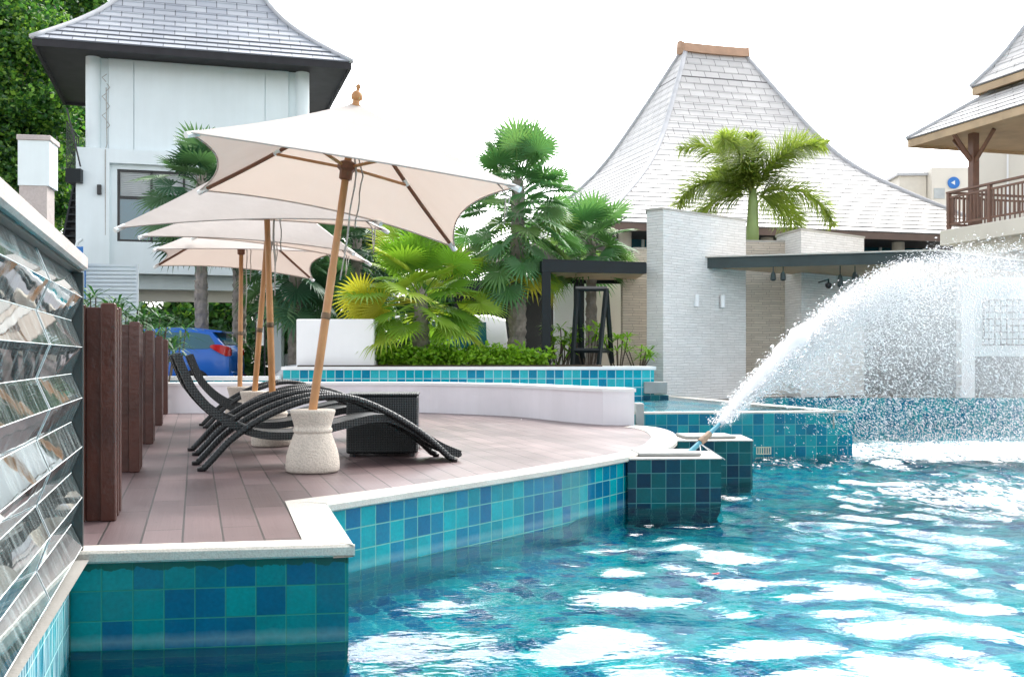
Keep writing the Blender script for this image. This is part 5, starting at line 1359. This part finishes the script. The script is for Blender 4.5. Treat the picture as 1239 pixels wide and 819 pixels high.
# ================================================================== CARS
def car(label, pos, rz, mat, van=False):
    t = thing('parked_car', label, 'car', pos, rz)
    if van: st = [(0,.45,.95,1.05,.80),(.05,.32,1.0,1.78,.84),(.4,.28,1.02,1.88,.86),(3.2,.28,1.02,1.88,.86),(3.7,.28,1.02,1.70,.86),(4.35,.28,1.0,1.10,.86),(5.0,.30,.92,.98,.82),(5.2,.42,.75,.80,.7)]
    else:   st = [(0,.50,.78,.80,.66),(.04,.30,.92,.96,.78),(.14,.26,.98,1.10,.83),(.42,.22,.99,1.40,.85),(.75,.20,.98,1.475,.86),(1.6,.20,.96,1.49,.86),(2.15,.20,.94,1.44,.86),(2.95,.20,.92,.99,.86),(3.65,.22,.84,.90,.83),(3.92,.28,.66,.70,.74),(4.0,.40,.55,.57,.6)]
    m = MB(); rings = []
    for x, zb, zl, zr, w in st:
        wr = w-.20*max(0,(zr-zl))/.5
        rings.append([Vector((x,y,z)) for y, z in ((-w*.9,zb),(-w,zb+.12),(-w*1.01,(zb+zl)/2),(-w,zl),(-wr,zl+(zr-zl)*.93),(-wr*.82,zr),(wr*.82,zr),(wr,zl+(zr-zl)*.93),(w,zl),(w*1.01,(zb+zl)/2),(w,zb+.12),(w*.9,zb))])
    m.loft(rings); body = m.build('body', MAT[mat], t, True, angle=38)
    def side(xa, xb, f0, f1, s):
        def at(x, f):
            for a, b in zip(st[:-1], st[1:]):
                if a[0] <= x <= b[0]:
                    u = (x-a[0])/(b[0]-a[0]); zl = a[2]+(b[2]-a[2])*u; zr = a[3]+(b[3]-a[3])*u; w = a[4]+(b[4]-a[4])*u; wr = w-.20*max(0,zr-zl)/.5
                    g_ = f/.93; return Vector((x, s*((w+(wr-w)*g_)+.008), zl+(zr-zl)*f))
        return at
    for s in (-1,1):
        m = MB(); at = side(0,0,0,0,s); xs_ = (.34,.46,.75,1.2,1.55) if not van else (.5,1.0,1.5)
        lo = [at(x,.10 if x > .4 else .3) for x in xs_]; hi = [at(x,.80 if x > .4 else .5) for x in xs_]
        for i in range(len(xs_)-1): m.face([lo[i],lo[i+1],hi[i+1],hi[i]])
        m.build('side_window', MAT['glass_dark'], t)
        m = MB(); xs_ = (1.63,2.1,2.55) if not van else (1.65,2.6,3.6); lo = [at(x,.10) for x in xs_]; hi = [at(x,.80) for x in xs_]
        for i in range(2): m.face([lo[i],lo[i+1],hi[i+1],hi[i]])
        m.build('side_window', MAT['glass_dark'], t)
        # tail lamp wraps the rear corner
        m = MB(); w = .82; rings = []
        for (x, z0, z1, y) in ((.02,.90,1.02,.62),(.03,.88,1.06,.74),(.10,.88,1.09,.835),(.22,.94,1.12,.862),(.36,1.02,1.12,.858),(.42,1.06,1.10,.85)):
            rings.append([Vector((x-.012,s*(y+.012),z0)),Vector((x-.012,s*(y+.012),z1)),Vector((x+.05,s*(y-.1),z1)),Vector((x+.05,s*(y-.1),z0))])
        m.loft(rings); m.build('tail_lamp', MAT['red'], t, True, angle=50)
        for x in (.72,3.25) if not van else (.9,4.2):
            m = MB(); M = Matrix.Translation(Vector((x,s*.78,.31))) @ Matrix.Rotation(PI/2,4,'X'); m.lathe([(.19,-.10),(.29,-.10),(.315,-.07),(.315,.07),(.29,.10),(.19,.10)], 24); m.v = [M @ v for v in m.v]; wh = m.build('wheel', MAT['tyre'], t, True, angle=40)
            m = MB(); m.lathe([(.04,-.11),(.19,-.085),(.20,0),(.19,.085),(.04,.11)], 20); m.v = [M @ v for v in m.v]; m.build('rim', MAT['rim'], wh)
    m = MB(); zr = 1.0
    if not van:
        m.face([(.155,-.62,1.12),(.40,-.58,1.37),(.40,.58,1.37),(.155,.62,1.12)][::-1]); m.v = [v+Vector((-.012,0,.012)) for v in m.v]; m.build('rear_window', MAT['glass_dark'], t)
        m = MB(); m.loft([[Vector((.24,y,1.375)),Vector((.60,y,1.41)),Vector((.60,y,1.455)),Vector((.22,y,1.41))] for y in (-.60,-.3,.3,.60)]); m.build('roof_spoiler', MAT[mat], t, True, angle=40)
        m = MB(); m.box(-.03,.12,-.70,.70,.34,.56,None,.03); m.build('rear_bumper', MAT[mat], t)
        m = MB(); m.box(-.045,-.03,-.26,.26,.62,.74); m.build('number_plate', MAT['sign_white'], t)
        for y in (.4,-.62): m = MB(); m.box(-.05,-.02,y,y+.22,.42,.47); m.build('reflector', MAT['red'], t)
    else:
        m = MB(); m.face([(3.78,-.62,1.66),(4.36,-.68,1.14),(4.36,.68,1.14),(3.78,.62,1.66)]); m.v = [v+Vector((.02,0,.02)) for v in m.v]; m.build('windscreen', MAT['glass_dark'], t)
    return t
c = W(289,0,23.3); car('blue hatchback with red tail lamp parked beyond the low wall', (c.x,c.y,.02), PI+R(3), 'blue_car')
c = W(612,0,25.2); car('white van parked behind the lime palm', (c.x,c.y,-.03), PI+R(6), 'white_car', True)
c = W(555,0,23.6); car('silver car mostly hidden behind the hedge and palm trunk', (c.x,c.y,-.2), PI+R(4), 'silver_car')
# notice board and white gate post
nb = thing('notice_board', 'white notice board with green header seen between parasol poles', 'sign', (W(312,0,22.6).x,22.6,-.03))
a, b = W(311,418,22.6), W(319.5,380,22.6); x0 = a.x-nb.location.x; x1 = b.x-nb.location.x; z0 = a.z+.03; z1 = b.z+.03
m = MB(); m.box(x0,x1,0,.03,z0,z1); m.build('panel', MAT['sign_white'], nb)
m = MB(); m.box(x0,x1,-.004,-.001,z1-.10,z1); m.build('header', MAT['sign_green'], nb)
for x in (x0-.03,x1+.002): m = MB(); m.box(x,x+.028,0,.05,0,z1+.05); m.build('post', MAT['blackm'], nb)
a = W(327,0,23.5); b = W(341,0,23.5); gpst = thing('gate_post', 'tall white post beside the notice board behind the parasols', 'post', (a.x,23.5,-.03))
m = MB(); m.box(0,b.x-a.x,0,.3,0,W(0,386,23.5).z,None,.01); m.build('shaft', MAT['white'], gpst)
m = MB(); m.box(-.03,b.x-a.x+.03,-.03,.33,W(0,386,23.5).z,W(0,386,23.5).z+.06); m.build('cap', MAT['white2'], gpst)
# low dark shelter far behind the hedge on the right of the tall palm
sh = thing('shelter', 'low dark roofed shelter behind the tall fan palm trunk', 'shelter', (W(642,0,27).x,27,-.03))
m = MB(); m.box(-2.2,1.0,0,2.2,W(0,352,27).z,W(0,345,27).z+.15); m.build('roof', MAT['steel'], sh)
m = MB(); m.box(-2.0,.8,1.8,2.0,0,W(0,352,27).z); m.build('back_wall', MAT['dark'], sh)
m = MB(); m.box(-2.0,.8,.1,.5,0,1.05); m.build('counter', MAT['lid'], sh)

# ================================================================== LIGHT, SKY, CAMERA
SUN_EL, SUN_AZ = R(52), R(28)                         # azimuth measured from +Y towards +X: ahead, a little right
sd = Vector((math.sin(SUN_AZ)*math.cos(SUN_EL), math.cos(SUN_AZ)*math.cos(SUN_EL), math.sin(SUN_EL)))
L = bpy.data.lights.new('sun', 'SUN'); L.energy = .75; L.angle = R(8); L.color = (1.0,.95,.88)
so_ = bpy.data.objects.new('sun', L); COL.objects.link(so_); so_.rotation_euler = sd.to_track_quat('Z','Y').to_euler()
w = bpy.data.worlds.new('World'); SC.world = w; w.use_nodes = True; t = w.node_tree; t.nodes.clear()
out = t.nodes.new('ShaderNodeOutputWorld'); bg = t.nodes.new('ShaderNodeBackground'); bg.inputs[1].default_value = .12
sky = t.nodes.new('ShaderNodeTexSky'); sky.sky_type = 'NISHITA'; sky.sun_disc = False; sky.sun_elevation = SUN_EL; sky.sun_rotation = SUN_AZ
sky.air_density = 1.0; sky.dust_density = 4.0; sky.ozone_density = 1.0
# thin white cloud veil: mostly grey-white, brightest around the sun side
bw = t.nodes.new('ShaderNodeRGBToBW'); t.links.new(sky.outputs[0], bw.inputs[0])
mx = t.nodes.new('ShaderNodeMix'); mx.data_type = 'RGBA'; mx.inputs[0].default_value = .82
t.links.new(sky.outputs[0], mx.inputs[6]); t.links.new(bw.outputs[0], mx.inputs[7])
tc = t.nodes.new('ShaderNodeTexCoord'); dp = t.nodes.new('ShaderNodeVectorMath'); dp.operation = 'DOT_PRODUCT'
gd = Vector((math.sin(R(14))*math.cos(R(24)), math.cos(R(14))*math.cos(R(24)), math.sin(R(24))))
t.links.new(tc.outputs['Generated'], dp.inputs[0]); dp.inputs[1].default_value = gd
rp = t.nodes.new('ShaderNodeMapRange'); rp.interpolation_type = 'SMOOTHSTEP'; rp.inputs[1].default_value = -1.0; rp.inputs[2].default_value = 1.0; rp.inputs[3].default_value = 2.7; rp.inputs[4].default_value = 3.1
t.links.new(dp.outputs['Value'], rp.inputs[0])
cl = t.nodes.new('ShaderNodeTexNoise'); cl.inputs['Scale'].default_value = 2.2; cl.inputs['Detail'].default_value = 4; t.links.new(tc.outputs['Generated'], cl.inputs[0])
cr = t.nodes.new('ShaderNodeMapRange'); cr.inputs[1].default_value = .3; cr.inputs[2].default_value = .7; cr.inputs[3].default_value = .85; cr.inputs[4].default_value = 1.2; t.links.new(cl.outputs[0], cr.inputs[0])
mm = t.nodes.new('ShaderNodeMath'); mm.operation = 'MULTIPLY'; t.links.new(rp.outputs[0], mm.inputs[0]); t.links.new(cr.outputs[0], mm.inputs[1])
sx = t.nodes.new('ShaderNodeSeparateXYZ'); t.links.new(tc.outputs['Generated'], sx.inputs[0])
zr = t.nodes.new('ShaderNodeMapRange'); zr.inputs[1].default_value = .0; zr.inputs[2].default_value = 1.0; zr.inputs[3].default_value = 1.25; zr.inputs[4].default_value = .48; t.links.new(sx.outputs[2], zr.inputs[0])
m3 = t.nodes.new('ShaderNodeMath'); m3.operation = 'MULTIPLY'; t.links.new(mm.outputs[0], m3.inputs[0]); t.links.new(zr.outputs[0], m3.inputs[1]); mm = m3
vm = t.nodes.new('ShaderNodeVectorMath'); vm.operation = 'SCALE'; t.links.new(mx.outputs[2], vm.inputs[0]); t.links.new(mm.outputs[0], vm.inputs['Scale'])
t.links.new(vm.outputs[0], bg.inputs[0]); t.links.new(bg.outputs[0], out.inputs[0])

cam = bpy.data.cameras.new('camera'); cam.sensor_width = 36; cam.lens = 36*F/1239; cam.shift_x = (619.5-CX)/1239*-1*-1*0; cam.shift_y = (HY-409.5)/1239; cam.clip_start = .05; cam.clip_end = 3000
co = bpy.data.objects.new('camera', cam); COL.objects.link(co); co.location = (0,0,HC); co.rotation_euler = (R(90),0,0); SC.camera = co
SC.view_settings.view_transform = 'Standard'; SC.view_settings.look = 'None'; SC.view_settings.gamma = 1; SC.view_settings.exposure = 1.2
SC.view_settings.use_curve_mapping = False
SC.render.engine = 'CYCLES'; c = SC.cycles; c.use_denoising = True; c.max_bounces = 10; c.transparent_max_bounces = 12; c.transmission_bounces = 8; c.glossy_bounces = 6; c.diffuse_bounces = 4
c.volume_step_rate = 2.0; c.volume_bounces = 2; c.caustics_reflective = False; c.caustics_refractive = True; c.sample_clamp_indirect = 6
